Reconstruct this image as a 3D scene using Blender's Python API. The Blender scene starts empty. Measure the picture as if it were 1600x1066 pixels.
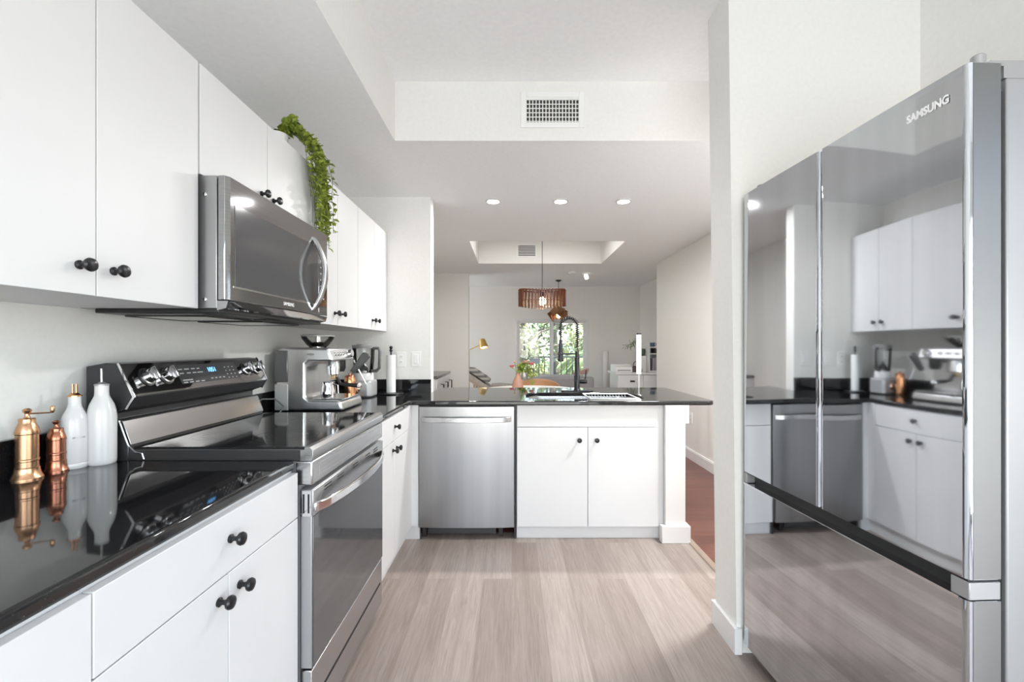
import bpy, bmesh, math, random
from mathutils import Vector, Matrix
PI = math.pi
random.seed(7)
SC = bpy.context.scene
COL = SC.collection

# ------------------------------------------------------------------ camera, world, light, exposure
cam_d = bpy.data.cameras.new('camera')
cam_d.sensor_width = 36.0
cam_d.lens = 711 / 1600 * 36
cam_d.shift_y = 9 / 1600
cam_d.clip_start = 0.02
cam_d.clip_end = 200
cam = bpy.data.objects.new('camera', cam_d)
COL.objects.link(cam)
cam.location = (0, 0, 1.245)
cam.rotation_euler = (PI / 2, 0, 0)
SC.camera = cam

world = bpy.data.worlds.new('world')
SC.world = world
world.use_nodes = True
wn = world.node_tree
sky = wn.nodes.new('ShaderNodeTexSky')
sky.sky_type = 'NISHITA'
sky.sun_disc = False
sky.sun_elevation = math.radians(50)
sky.sun_rotation = math.radians(200)
bg = wn.nodes['Background']
bg.inputs['Strength'].default_value = 0.62
wn.links.new(sky.outputs[0], bg.inputs['Color'])

sun_d = bpy.data.lights.new('sun', 'SUN')
sun_d.energy = 13.0
sun_d.angle = 0.01
sun = bpy.data.objects.new('sun', sun_d)
COL.objects.link(sun)
sun.location = (0, -5, 12)
sun.rotation_euler = (math.radians(38), 0, math.radians(-25))

vs = SC.view_settings
vs.view_transform = 'Standard'
vs.look = 'None'
vs.gamma = 1.0
vs.use_curve_mapping = False
vs.exposure = 0.16
cy = SC.cycles
cy.max_bounces = 10
cy.diffuse_bounces = 6
cy.glossy_bounces = 5
cy.transmission_bounces = 6
cy.transparent_max_bounces = 12
cy.sample_clamp_indirect = 6.0
cy.blur_glossy = 0.5
cy.caustics_reflective = False
cy.caustics_refractive = False


def area_lamp(name, loc, size, energy, rot=(0, 0, 0), shape='RECTANGLE', size_y=None, color=(1, 1, 1), spread=PI):
    d = bpy.data.lights.new(name, 'AREA')
    d.shape = shape
    d.size = size
    if size_y:
        d.size_y = size_y
    d.energy = energy
    d.color = color
    d.spread = spread
    o = bpy.data.objects.new(name, d)
    COL.objects.link(o)
    o.location = loc
    o.rotation_euler = rot
    return o


CEIL = 2.379
TRAY = 2.707
W_WALL = 1.0
# daylight entering through the glass doors behind the viewer, and fill from two unseen openings added for brightness
area_lamp('rear_daylight', (0.15, -2.2, 1.15), 2.7, 82, rot=(PI / 2 + .35, 0, 0), size_y=2.1, color=(.93, .975, 1))
area_lamp('side_fill', (1.65, -.5, 1.05), 2.2, 37, rot=(PI / 2 + .35, 0, PI / 2), size_y=2.0, color=(.965, .985, 1))  # added fill from the right, brightens cabinets and the wall under them
area_lamp('living_fill', (-2.5, 7.85, 1.1), 1.2, 17, rot=(PI / 2 + .4, 0, -PI / 2), size_y=2.0, color=(.95, .98, 1))  # added fill for the far rooms, out of view on the left
DOWNLIGHTS = [(-0.146, 3.535), (0.378, 3.535), (0.866, 3.535)]
for (lx, ly) in DOWNLIGHTS:
    area_lamp('downlight_lamp', (lx, ly, CEIL - 0.012), 0.09, 13, shape='DISK', color=(1, .995, .985))
area_lamp('dining_fill', (.38, 5.3, TRAY - .035), 1.0, 6, size_y=.5, color=(.98, .99, 1))  # added fill, hidden up inside the dining tray
area_lamp('hall_fill', (1.5, 2.42, CEIL - .06), .28, 50, shape='DISK', color=(.98, .99, 1))  # added fill for the hall wall, hidden behind the partition



# ------------------------------------------------------------------ materials
def mat(name, col=(.8, .8, .8), rough=.5, metal=0.0, **k):
    m = bpy.data.materials.new(name)
    m.use_nodes = True
    b = m.node_tree.nodes['Principled BSDF']
    b.inputs['Base Color'].default_value = (*col, 1)
    b.inputs['Roughness'].default_value = rough
    b.inputs['Metallic'].default_value = metal
    for kk, v in k.items():
        b.inputs[kk.replace('_', ' ')].default_value = v
    return m


def nodes(m):
    nt = m.node_tree
    return nt, nt.nodes['Principled BSDF']


def coords(nt, scale=(1, 1, 1), rot=(0, 0, 0)):
    tc = nt.nodes.new('ShaderNodeTexCoord')
    mp = nt.nodes.new('ShaderNodeMapping')
    mp.inputs['Scale'].default_value = scale
    mp.inputs['Rotation'].default_value = rot
    nt.links.new(tc.outputs['Object'], mp.inputs['Vector'])
    return mp.outputs['Vector']


def add_noise(m, scale, c0, c1, stretch=(1, 1, 1), detail=4, lo=.3, hi=.7, bump=0.0, rough=None):
    nt, b = nodes(m)
    n = nt.nodes.new('ShaderNodeTexNoise')
    n.inputs['Scale'].default_value = scale
    n.inputs['Detail'].default_value = detail
    nt.links.new(coords(nt, stretch), n.inputs['Vector'])
    r = nt.nodes.new('ShaderNodeValToRGB')
    r.color_ramp.elements[0].position = lo
    r.color_ramp.elements[1].position = hi
    r.color_ramp.elements[0].color = (*c0, 1)
    r.color_ramp.elements[1].color = (*c1, 1)
    nt.links.new(n.outputs['Fac'], r.inputs['Fac'])
    nt.links.new(r.outputs['Color'], b.inputs['Base Color'])
    if bump:
        bp = nt.nodes.new('ShaderNodeBump')
        bp.inputs['Strength'].default_value = bump
        bp.inputs['Distance'].default_value = 0.002
        nt.links.new(n.outputs['Fac'], bp.inputs['Height'])
        nt.links.new(bp.outputs['Normal'], b.inputs['Normal'])
    if rough:
        mr = nt.nodes.new('ShaderNodeMapRange')
        mr.inputs['To Min'].default_value = rough[0]
        mr.inputs['To Max'].default_value = rough[1]
        nt.links.new(n.outputs['Fac'], mr.inputs['Value'])
        nt.links.new(mr.outputs['Result'], b.inputs['Roughness'])
    return m


def emit(name, col, s):
    m = bpy.data.materials.new(name)
    m.use_nodes = True
    b = m.node_tree.nodes['Principled BSDF']
    b.inputs['Base Color'].default_value = (*col, 1)
    b.inputs['Emission Color'].default_value = (*col, 1)
    b.inputs['Emission Strength'].default_value = s
    return m


def clear_glass(name, tint=(1, 1, 1), refl=.08, rough=.02):
    m = bpy.data.materials.new(name)
    m.use_nodes = True
    nt = m.node_tree
    nt.nodes.clear()
    out = nt.nodes.new('ShaderNodeOutputMaterial')
    t = nt.nodes.new('ShaderNodeBsdfTransparent')
    t.inputs['Color'].default_value = (*tint, 1)
    g = nt.nodes.new('ShaderNodeBsdfGlossy')
    g.inputs['Roughness'].default_value = rough
    fr = nt.nodes.new('ShaderNodeFresnel')
    fr.inputs['IOR'].default_value = 1.45
    mx = nt.nodes.new('ShaderNodeMixShader')
    nt.links.new(fr.outputs[0], mx.inputs[0])
    nt.links.new(t.outputs[0], mx.inputs[1])
    nt.links.new(g.outputs[0], mx.inputs[2])
    nt.links.new(mx.outputs[0], out.inputs['Surface'])
    return m


def planks(name, cols, width, length, along_y, rough, gap_col):
    m = mat(name, rough=rough)
    nt, b = nodes(m)
    v = coords(nt, (1, 1, 1), (0, 0, PI / 2) if along_y else (0, 0, 0))
    br = nt.nodes.new('ShaderNodeTexBrick')
    br.offset = 0.37
    br.inputs['Scale'].default_value = 1.0
    br.inputs['Brick Width'].default_value = length
    br.inputs['Row Height'].default_value = width
    br.inputs['Mortar Size'].default_value = 0.0012
    br.inputs['Mortar Smooth'].default_value = 0.3
    br.inputs['Color1'].default_value = (0, 0, 0, 1)
    br.inputs['Color2'].default_value = (1, 1, 1, 1)
    br.inputs['Mortar'].default_value = (.5, .5, .5, 1)
    br.inputs['Bias'].default_value = 0.0
    nt.links.new(v, br.inputs['Vector'])
    ramp = nt.nodes.new('ShaderNodeValToRGB')
    ramp.color_ramp.elements[0].color = (*cols[0], 1)
    ramp.color_ramp.elements[1].color = (*cols[1], 1)
    nt.links.new(br.outputs['Color'], ramp.inputs['Fac'])
    # grain
    g = nt.nodes.new('ShaderNodeTexNoise')
    g.inputs['Scale'].default_value = 5.0
    g.inputs['Detail'].default_value = 8
    g.inputs['Roughness'].default_value = .65
    g.inputs['Distortion'].default_value = .8
    st = (20, 1.0, 1) if along_y else (1.0, 20, 1)
    gv = coords(nt, st)
    ad = nt.nodes.new('ShaderNodeVectorMath')
    ad.operation = 'MULTIPLY_ADD'
    ad.inputs[1].default_value = (7, 13, 0)
    nt.links.new(br.outputs['Color'], ad.inputs[0])
    nt.links.new(gv, ad.inputs[2])
    nt.links.new(ad.outputs[0], g.inputs['Vector'])
    gr = nt.nodes.new('ShaderNodeValToRGB')
    gr.color_ramp.elements[0].position = .33
    gr.color_ramp.elements[0].color = (*cols[2], 1)
    gr.color_ramp.elements[1].position = .62
    gr.color_ramp.elements[1].color = (1, 1, 1, 1)
    nt.links.new(g.outputs['Fac'], gr.inputs['Fac'])
    mu = nt.nodes.new('ShaderNodeMix')
    mu.data_type = 'RGBA'
    mu.blend_type = 'MULTIPLY'
    mu.inputs['Factor'].default_value = 1
    nt.links.new(ramp.outputs['Color'], mu.inputs[6])
    nt.links.new(gr.outputs['Color'], mu.inputs[7])
    g2 = nt.nodes.new('ShaderNodeTexWave')
    g2.wave_type = 'BANDS'
    g2.bands_direction = 'X' if along_y else 'Y'
    g2.inputs['Scale'].default_value = .42
    g2.inputs['Distortion'].default_value = 12.0
    g2.inputs['Detail'].default_value = 3
    g2.inputs['Detail Scale'].default_value = 1.3
    ad2 = nt.nodes.new('ShaderNodeVectorMath')
    ad2.operation = 'MULTIPLY_ADD'
    ad2.inputs[1].default_value = (5, 9, 0)
    nt.links.new(br.outputs['Color'], ad2.inputs[0])
    nt.links.new(coords(nt, (5, .55, 1) if along_y else (.55, 5, 1)), ad2.inputs[2])
    nt.links.new(ad2.outputs[0], g2.inputs['Vector'])
    r2 = nt.nodes.new('ShaderNodeValToRGB')
    r2.color_ramp.elements[0].position = .0
    r2.color_ramp.elements[0].color = (.80, .79, .78, 1)
    r2.color_ramp.elements[1].position = .45
    r2.color_ramp.elements[1].color = (1, 1, 1, 1)
    nt.links.new(g2.outputs['Fac'], r2.inputs['Fac'])
    mu2 = nt.nodes.new('ShaderNodeMix')
    mu2.data_type = 'RGBA'
    mu2.blend_type = 'MULTIPLY'
    mu2.inputs['Factor'].default_value = .55
    nt.links.new(mu.outputs[2], mu2.inputs[6])
    nt.links.new(r2.outputs['Color'], mu2.inputs[7])
    mo = nt.nodes.new('ShaderNodeMix')
    mo.data_type = 'RGBA'
    nt.links.new(br.outputs['Fac'], mo.inputs['Factor'])
    nt.links.new(mu2.outputs[2], mo.inputs[6])
    mo.inputs[7].default_value = (*gap_col, 1)
    nt.links.new(mo.outputs[2], b.inputs['Base Color'])
    bp = nt.nodes.new('ShaderNodeBump')
    bp.inputs['Strength'].default_value = .12
    bp.inputs['Distance'].default_value = .002
    nt.links.new(g.outputs['Fac'], bp.inputs['Height'])
    nt.links.new(bp.outputs['Normal'], b.inputs['Normal'])
    return m


WALL = add_noise(mat('wall paint', rough=.75), 60, (.80, .793, .765), (.83, .823, .795), bump=.05)
CEILM = add_noise(mat('ceiling paint', rough=.85), 45, (.89, .893, .90), (.93, .93, .935), bump=.35)
TRIM = mat('white trim', (.76, .76, .755), .4)
CAB = add_noise(mat('white cabinet laminate', rough=.42), 3, (.655, .655, .66), (.68, .68, .685))
BLACKM = mat('black metal knob', (.018, .018, .02), .28, .4)
BLACKP = mat('black plastic', (.012, .012, .013), .4)
DARK = mat('dark recess', (.01, .01, .01), .8)


def steel(name, col, rough, stretch, amount=.5):
    m = mat(name, col, rough, 1.0)
    c0 = tuple(c * .88 for c in col)
    add_noise(m, 6, c0, col, stretch=stretch, detail=5, rough=(rough * .8, rough * 1.3))
    return m


STEEL = steel('brushed stainless steel', (.60, .60, .61), .24, (3, 3, .25))
STEELM = steel('mid grey stainless steel', (.52, .525, .53), .2, (3, .3, 60))
STEELW = steel('satin dishwasher steel', (.34, .34, .345), .28, (2, 2, .05), .3)
STEELH = steel('brushed stainless steel, level grain', (.58, .58, .585), .22, (3, .3, 60))
STEELD = steel('dark stainless steel', (.40, .40, .405), .04, (3, .3, 60))
FRIDGE = steel('grey fridge steel', (.61, .635, .67), .035, (2, 2, .1))
FRIDGE_SIDE = mat('grey fridge side', (.36, .36, .37), .38, .5)
CHROME = mat('polished chrome', (.75, .75, .76), .1, 1.0)
GLASSB = mat('black oven glass', (.075, .075, .078), .05, Specular_IOR_Level=.9)
COOKTOP = mat('black glass cooktop', (.012, .012, .013), .06)
MWGLASS = mat('dark microwave window', (.075, .075, .078), .10)
COPPER = mat('polished copper', (.72, .36, .19), .2, 1.0)
COPPER2 = mat('reddish copper', (.47, .20, .125), .26, 1.0)
BRONZE = mat('golden copper', (.60, .35, .20), .27, 1.0)
BRASS = mat('satin brass', (.72, .47, .16), .35, .9)
CERAMIC = mat('white glazed ceramic', (.68, .68, .675), .15)
CLEAR = clear_glass('clear window glass')
JAR = clear_glass('smoky clear plastic', (.95, .955, .955))
PLASTIC_W = mat('white plastic', (.85, .85, .84), .35)
PAPER = mat('white paper towel', (.88, .88, .87), .9)
LAMP_ON = emit('lit downlight lens', (1, .98, .95), 9)
BULB = emit('warm lit bulb', (1, .72, .38), 14)
WOOD_RED = add_noise(mat('warm walnut slats', rough=.45), 14, (.075, .020, .010), (.13, .038, .018), stretch=(1, 1, .1))
WOOD_TAN = add_noise(mat('tan bent wood', rough=.45), 10, (.42, .22, .11), (.54, .30, .16), stretch=(.2, 1, 1))
GREYFAB = add_noise(mat('grey upholstery', rough=.95), 90, (.33, .33, .34), (.40, .40, .41))
BEIGEFAB = add_noise(mat('beige grey fabric', rough=.95), 40, (.42, .38, .34), (.54, .50, .46))
STRIPE = mat('grey striped cushion', (.3, .3, .3), .95)
_nt, _b = nodes(STRIPE)
_w = _nt.nodes.new('ShaderNodeTexWave')
_w.inputs['Scale'].default_value = 4.5
_w.bands_direction = 'Z'
_nt.links.new(coords(_nt), _w.inputs['Vector'])
_r = _nt.nodes.new('ShaderNodeValToRGB')
_r.color_ramp.elements[0].color = (.16, .155, .15, 1)
_r.color_ramp.elements[1].color = (.55, .53, .50, 1)
_nt.links.new(_w.outputs['Color'], _r.inputs['Fac'])
_nt.links.new(_r.outputs['Color'], _b.inputs['Base Color'])
LEAF = add_noise(mat('green vine leaf', rough=.5), 30, (.13, .19, .02), (.34, .40, .06), lo=.35, hi=.65)
LEAF2 = add_noise(mat('tree leaf', rough=.6), 2.0, (.08, .13, .06), (.26, .34, .15), lo=.35, hi=.65)
LEAF3 = add_noise(mat('yellow green tree leaf', rough=.6), 2.0, (.26, .31, .13), (.50, .52, .28), lo=.35, hi=.65)
BARK = add_noise(mat('grey bark', rough=.9), 8, (.12, .10, .08), (.25, .21, .17), stretch=(3, 3, .4))
PINK = mat('pink petal', (.70, .18, .22), .6)
BLUSH = mat('blush petal', (.80, .48, .42), .6)
TERRA = mat('dusty pink ceramic', (.38, .20, .14), .45)
LETTER = mat('white lettering', (.88, .88, .89), .5)
DISPLAY = emit('blue clock digits', (.15, .50, 1.0), 3.0)
BEANS = mat('roasted coffee beans', (.03, .018, .012), .5)

GRANITE = mat('polished black granite', (.012, .012, .013), .045)
nt, b = nodes(GRANITE)
vo = nt.nodes.new('ShaderNodeTexVoronoi')
vo.inputs['Scale'].default_value = 260
nt.links.new(coords(nt), vo.inputs['Vector'])
no = nt.nodes.new('ShaderNodeTexNoise')
no.inputs['Scale'].default_value = 120
no.inputs['Detail'].default_value = 3
nt.links.new(coords(nt), no.inputs['Vector'])
ma = nt.nodes.new('ShaderNodeMath')
ma.operation = 'SUBTRACT'
nt.links.new(no.outputs['Fac'], ma.inputs[0])
nt.links.new(vo.outputs['Distance'], ma.inputs[1])
rp = nt.nodes.new('ShaderNodeValToRGB')
rp.color_ramp.elements[0].position = .36
rp.color_ramp.elements[0].color = (.010, .010, .011, 1)
rp.color_ramp.elements[1].position = .62
rp.color_ramp.elements[1].color = (.12, .12, .12, 1)
nt.links.new(ma.outputs[0], rp.inputs['Fac'])
nt.links.new(rp.outputs['Color'], b.inputs['Base Color'])

VINYL = planks('light oak vinyl planks', [(.29, .235, .207), (.39, .332, .298), (.74, .71, .69)], .152, 1.22, True, .38, (.27, .21, .175))
REDWOOD = planks('reddish brown wood floor', [(.125, .045, .032), (.20, .075, .052), (.70, .64, .60)], .125, 1.2, False, .3, (.07, .025, .018))


# ------------------------------------------------------------------ mesh helpers
class MB:
    def __init__(s):
        s.v, s.f, s.mi = [], [], []
        s.cur = 0

    def add(s, vs_, fs):
        n = len(s.v)
        s.v += [tuple(p) for p in vs_]
        for f in fs:
            s.f.append([i + n for i in f])
            s.mi.append(s.cur)
        return s

    def box(s, x0, x1, y0, y1, z0, z1):
        vs_ = [(x, y, z) for z in (z0, z1) for y in (y0, y1) for x in (x0, x1)]
        return s.add(vs_, [(0, 2, 3, 1), (4, 5, 7, 6), (0, 1, 5, 4), (2, 6, 7, 3), (0, 4, 6, 2), (1, 3, 7, 5)])

    def prism(s, poly, axis, a, b):
        def P(p, t):
            return {'x': (t, p[0], p[1]), 'y': (p[0], t, p[1]), 'z': (p[0], p[1], t)}[axis]
        n = len(poly)
        vs_ = [P(p, a) for p in poly] + [P(p, b) for p in poly]
        fs = [list(range(n)), list(range(n, 2 * n))] + [(i, (i + 1) % n, n + (i + 1) % n, n + i) for i in range(n)]
        return s.add(vs_, fs)

    def tube(s, pts, r, n=10, closed=False):
        pts = [Vector(p) for p in pts]
        m = len(pts)
        rs = r if isinstance(r, (list, tuple)) else [r] * m
        vs_, fs = [], []
        prev = None
        for i, p in enumerate(pts):
            if closed:
                t = pts[(i + 1) % m] - pts[i - 1]
            else:
                t = pts[min(i + 1, m - 1)] - pts[max(i - 1, 0)]
            if t.length < 1e-9:
                t = Vector((0, 0, 1))
            t.normalize()
            if prev is None:
                a = t.orthogonal().normalized()
            else:
                a = prev - t * prev.dot(t)
                a = a.normalized() if a.length > 1e-6 else t.orthogonal().normalized()
            prev = a
            b_ = t.cross(a)
            for k in range(n):
                an = 2 * PI * k / n
                vs_.append(p + (a * math.cos(an) + b_ * math.sin(an)) * rs[i])
        for i in range(m if closed else m - 1):
            j = (i + 1) % m
            for k in range(n):
                fs.append((i * n + k, i * n + (k + 1) % n, j * n + (k + 1) % n, j * n + k))
        if not closed:
            fs.append(list(range(n)))
            fs.append(list(range((m - 1) * n, m * n)))
        return s.add(vs_, fs)

    def lathe(s, prof, cx, cy, z0=0, n=28):
        return s.tube([(cx, cy, z0 + z + i * 1e-7) for i, (r, z) in enumerate(prof)], [max(r, 1e-4) for r, z in prof], n)

    def turn(s, prof, o, d, n=16):
        """profile (radius, distance) turned about the axis d from o"""
        o, d = Vector(o), Vector(d).normalized()
        a = d.orthogonal().normalized()
        b_ = d.cross(a)
        vs_, fs = [], []
        for (r, t) in prof:
            for k in range(n):
                an = 2 * PI * k / n
                vs_.append(o + d * t + (a * math.cos(an) + b_ * math.sin(an)) * max(r, 1e-4))
        m = len(prof)
        for i in range(m - 1):
            for k in range(n):
                fs.append((i * n + k, i * n + (k + 1) % n, (i + 1) * n + (k + 1) % n, (i + 1) * n + k))
        fs += [list(range(n)), list(range((m - 1) * n, m * n))]
        return s.add(vs_, fs)

    def ell(s, c, rx, ry, rz, n=20, m=12):
        vs_, fs = [], []
        for i in range(m + 1):
            ph = -PI / 2 + PI * i / m
            for k in range(n):
                th = 2 * PI * k / n
                rr = max(math.cos(ph), 1e-3)
                vs_.append((c[0] + rx * rr * math.cos(th), c[1] + ry * rr * math.sin(th), c[2] + rz * math.sin(ph)))
        for i in range(m):
            for k in range(n):
                fs.append((i * n + k, i * n + (k + 1) % n, (i + 1) * n + (k + 1) % n, (i + 1) * n + k))
        fs += [list(range(n)), list(range(m * n, m * n + n))]
        return s.add(vs_, fs)

    def leaf(s, p, d, up, L, W):
        p, d = Vector(p), Vector(d).normalized()
        sd = d.cross(Vector(up))
        sd = sd.normalized() if sd.length > 1e-4 else d.orthogonal().normalized()
        u = sd.cross(d)
        mid = p + d * L * .45
        vs_ = [p, p + d * L * .2 + sd * W * .35, mid + sd * W * .5 + u * W * .12, p + d * L * .8 + sd * W * .28, p + d * L - u * L * .12,
               p + d * L * .8 - sd * W * .28, mid - sd * W * .5 + u * W * .12, p + d * L * .2 - sd * W * .35, mid - u * W * .08]
        return s.add(vs_, [(0, 1, 2, 8), (8, 2, 3, 4), (0, 8, 6, 7), (8, 4, 5, 6)])


ORG = {}


def build(name, mb, mats, parent=None, bev=0.0, smooth=35, seg=2, recalc=True):
    me = bpy.data.meshes.new(name)
    off = ORG.get(parent.name, Vector((0, 0, 0))) if parent else Vector((0, 0, 0))
    me.from_pydata([tuple(Vector(p) - off) for p in mb.v], [], mb.f)
    mats = mats if isinstance(mats, (list, tuple)) else [mats]
    for m in mats:
        me.materials.append(m)
    if len(mats) > 1:
        for p, i in zip(me.polygons, mb.mi):
            p.material_index = i
    if recalc:
        bm = bmesh.new()
        bm.from_mesh(me)
        bmesh.ops.recalc_face_normals(bm, faces=bm.faces)
        bm.to_mesh(me)
        bm.free()
    if smooth:
        for p in me.polygons:
            p.use_smooth = True
        me.set_sharp_from_angle(angle=math.radians(smooth))
    o = bpy.data.objects.new(name, me)
    COL.objects.link(o)
    if parent:
        o.parent = parent
        ORG[o.name] = off
    if bev:
        md = o.modifiers.new('bevel', 'BEVEL')
        md.width = bev
        md.segments = seg
        md.limit_method = 'ANGLE'
        md.angle_limit = math.radians(40)
    return o


def tag(o, label, cat, group=None, kind=None):
    o['label'] = label
    o['category'] = cat
    if group:
        o['group'] = group
    if kind:
        o['kind'] = kind
    return o


def thing(name, loc, label, cat, group=None, rotz=0.0, local=False):
    o = bpy.data.objects.new(name, None)
    o.empty_display_size = .05
    COL.objects.link(o)
    o.location = loc
    o.rotation_euler = (0, 0, rotz)
    ORG[o.name] = Vector((0, 0, 0)) if local else Vector(loc)
    return tag(o, label, cat, group)


def struct(name, mb, mats, label, cat, bev=0.0, parent=None):
    o = build(name, mb, mats, parent, bev, smooth=0 if not bev else 35)
    if not parent:
        tag(o, label, cat, kind='structure')
    return o


def text_part(name, body, size, m, parent, loc, rot, extrude=.0004, align='CENTER', sx=1.0, weight=0.0):
    cu = bpy.data.curves.new(name, 'FONT')
    cu.body = body
    cu.size = size
    cu.extrude = extrude
    cu.offset = weight
    cu.align_x = align
    cu.align_y = 'CENTER'
    o = bpy.data.objects.new(name, cu)
    COL.objects.link(o)
    dg = bpy.context.evaluated_depsgraph_get()
    me = bpy.data.meshes.new_from_object(o.evaluated_get(dg))
    bpy.data.objects.remove(o)
    me.materials.clear()
    me.materials.append(m)
    o = bpy.data.objects.new(name, me)
    COL.objects.link(o)
    off = Vector((0, 0, 0))
    if parent:
        o.parent = parent
        off = ORG.get(parent.name, off)
    o.location = Vector(loc) - off
    o.rotation_euler = rot
    o.scale = (sx, 1, 1)
    return o


def knob(parent, p, d, r=.0155):
    mb = MB().turn([(r * .62, 0), (r * .66, .004), (r * .40, .007), (r * .32, .012), (r * .45, .018), (r * .9, .022), (r, .027), (r * .88, .032), (r * .5, .0345)], p, d)
    return build('knob', mb, BLACKM, parent)


# ------------------------------------------------------------------ room shell
X_L = -1.32          # left wall face
Y_WING = 3.446       # face of the stub wall in the corner
Y_TRAYF = 2.504

floor = struct('floor', MB().box(-1.5, 1.14, -2.4, 3.05, -.06, 0).box(1.14, 1.8, -2.4, 1.95, -.06, 0), VINYL, 'light oak plank floor of the kitchen', 'floor')
fl2 = struct('floor', MB().box(-3.2, 1.14, 3.05, 8.8, -.06, 0).box(1.14, 2.7, 1.95, 8.8, -.06, 0), REDWOOD, 'reddish brown wood floor of the dining and living room', 'floor')
struct('trim_1', MB().prism([(1.118, 0), (1.122, .008), (1.135, .011), (1.15, .011), (1.158, .007), (1.162, 0)], 'y', 2.042, 3.05),
       mat('taupe threshold strip', (.34, .26, .21), .4), 'taupe threshold strip between pale planks and red floor', 'threshold')

# ceiling: lower slab with two tray openings, and a tray lid
mb = MB()
T0, T1 = CEIL, TRAY
mb.box(-1.5, -.645, -2.4, Y_TRAYF, T0, T1)              # strip over the left cabinets
mb.box(-3.2, 2.7, Y_TRAYF, 4.885, T0, T1)
mb.box(-3.2, -.455, 4.885, 6.2, T0, T1)
mb.box(1.215, 2.7, 4.885, 6.2, T0, T1)
mb.box(-3.2, 2.7, 6.2, 8.8, T0, T1)
mb.box(-1.5, 2.7, -2.4, Y_TRAYF, T1, T1 + .1)
mb.box(-.5, 1.3, 4.85, 6.25, T1, T1 + .1)
ce = struct('ceiling', mb, [CEILM, WALL], 'pale ceiling with two recessed trays', 'ceiling')
for p in ce.data.polygons:
    p.material_index = 0 if abs(p.normal.z) > .5 else 1

struct('wall_left', MB().box(X_L - .15, X_L, -2.4, 7.06, 0, CEIL), WALL, 'cream wall behind the left counter and cabinets', 'wall')
struct('wall_wing', MB().box(X_L, -.6155, Y_WING, Y_WING + .12, 0, CEIL), WALL, 'cream stub wall in the corner carrying two switch plates', 'wall')
struct('wall_dining_left', MB().box(-3.2, -.675, 7.06, 7.18, 0, CEIL), WALL, 'cream stub wall beside the brass lamp, behind the sideboard', 'wall')
struct('wall_living_left', MB().box(-2.75, -2.6, 7.18, 8.56, 2.15, CEIL).box(-2.75, -2.6, 7.18, 7.22, 0, 2.15).box(-2.75, -2.6, 8.5, 8.56, 0, 2.15), WALL, 'cream wall on the left of the living room', 'wall')
# leaning partition end beside the fridge
mb = MB()
xb, xt = .914, .880
mb.add([(xb, 1.85, 0), (1.98, 1.85, 0), (1.98, 2.04, 0), (xb, 2.04, 0), (xt, 1.85, TRAY), (1.98, 1.85, TRAY), (1.98, 2.04, TRAY), (xt, 2.04, TRAY)],
       [(0, 1, 2, 3), (4, 5, 6, 7), (0, 1, 5, 4), (1, 2, 6, 5), (2, 3, 7, 6), (3, 0, 4, 7)])
struct('wall_partition', mb, WALL, 'cream wall end between the fridge and the hall', 'wall')
struct('wall_right', MB().box(1.66, 1.8, .65, 1.85, 0, TRAY).box(1.66, 1.8, -2.4, -1.65, 0, TRAY).box(1.66, 1.8, -1.65, .65, 2.12, TRAY), WALL, 'cream wall behind the fridge', 'wall')
struct('wall_hall_right', MB().box(1.98, 2.1, 2.04, 6.23, 0, CEIL).box(2.1, 2.41, 6.11, 6.23, 0, CEIL), WALL, 'cream hall wall with switch and outlet', 'wall')
struct('wall_living_right', MB().box(2.41, 2.55, 6.23, 8.56, 0, CEIL), WALL, 'cream wall behind the white cabinet and shelf', 'wall')
struct('wall_rear', MB().box(-1.5, -1.25, -2.4, -2.25, 0, TRAY).box(1.55, 1.8, -2.4, -2.25, 0, TRAY).box(-1.25, 1.55, -2.4, -2.25, 2.25, TRAY), WALL, 'cream wall around the glass doors behind the viewer', 'wall')
w2 = tag(build('window_2', MB().box(-1.25, -1.18, -2.38, -2.28, 0, 2.25).box(1.48, 1.55, -2.38, -2.28, 0, 2.25).box(-1.18, 1.48, -2.38, -2.28, 2.18, 2.25).box(-1.18, 1.48, -2.38, -2.28, 0, .05).box(.11, .19, -2.38, -2.28, .05, 2.18), TRIM),
         'wide white framed glass doors behind the viewer', 'window', kind='structure')
build('window_pane', MB().box(-1.18, .11, -2.335, -2.329, .05, 2.18), CLEAR, w2)
w3 = tag(build('added_window_side', MB().box(1.70, 1.76, -1.65, -1.58, 0, 2.12).box(1.70, 1.76, .58, .65, 0, 2.12).box(1.70, 1.76, -1.58, .58, 2.05, 2.12).box(1.70, 1.76, -1.58, .58, 0, .05), TRIM),
         'unseen white framed side glass door added for fill light before the fridge', 'window', kind='structure')  # unseen opening, added to go with the side fill
build('window_pane', MB().box(1.725, 1.731, -1.58, .58, .05, 2.05), CLEAR, w3)
w4 = tag(build('added_window_living', MB().box(-2.70, -2.64, 7.22, 7.28, 0, 2.15).box(-2.70, -2.64, 8.44, 8.5, 0, 2.15).box(-2.70, -2.64, 7.28, 8.44, 2.09, 2.15).box(-2.70, -2.64, 7.28, 8.44, 0, .05), TRIM),
         'unseen white framed window added for fill light in the living room', 'window', kind='structure')  # unseen opening, added to go with the living room fill
build('window_pane', MB().box(-2.675, -2.669, 7.28, 8.44, .05, 2.09), CLEAR, w4)
build('window_pane', MB().box(.19, 1.48, -2.335, -2.329, .05, 2.18), CLEAR, w2)
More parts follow.
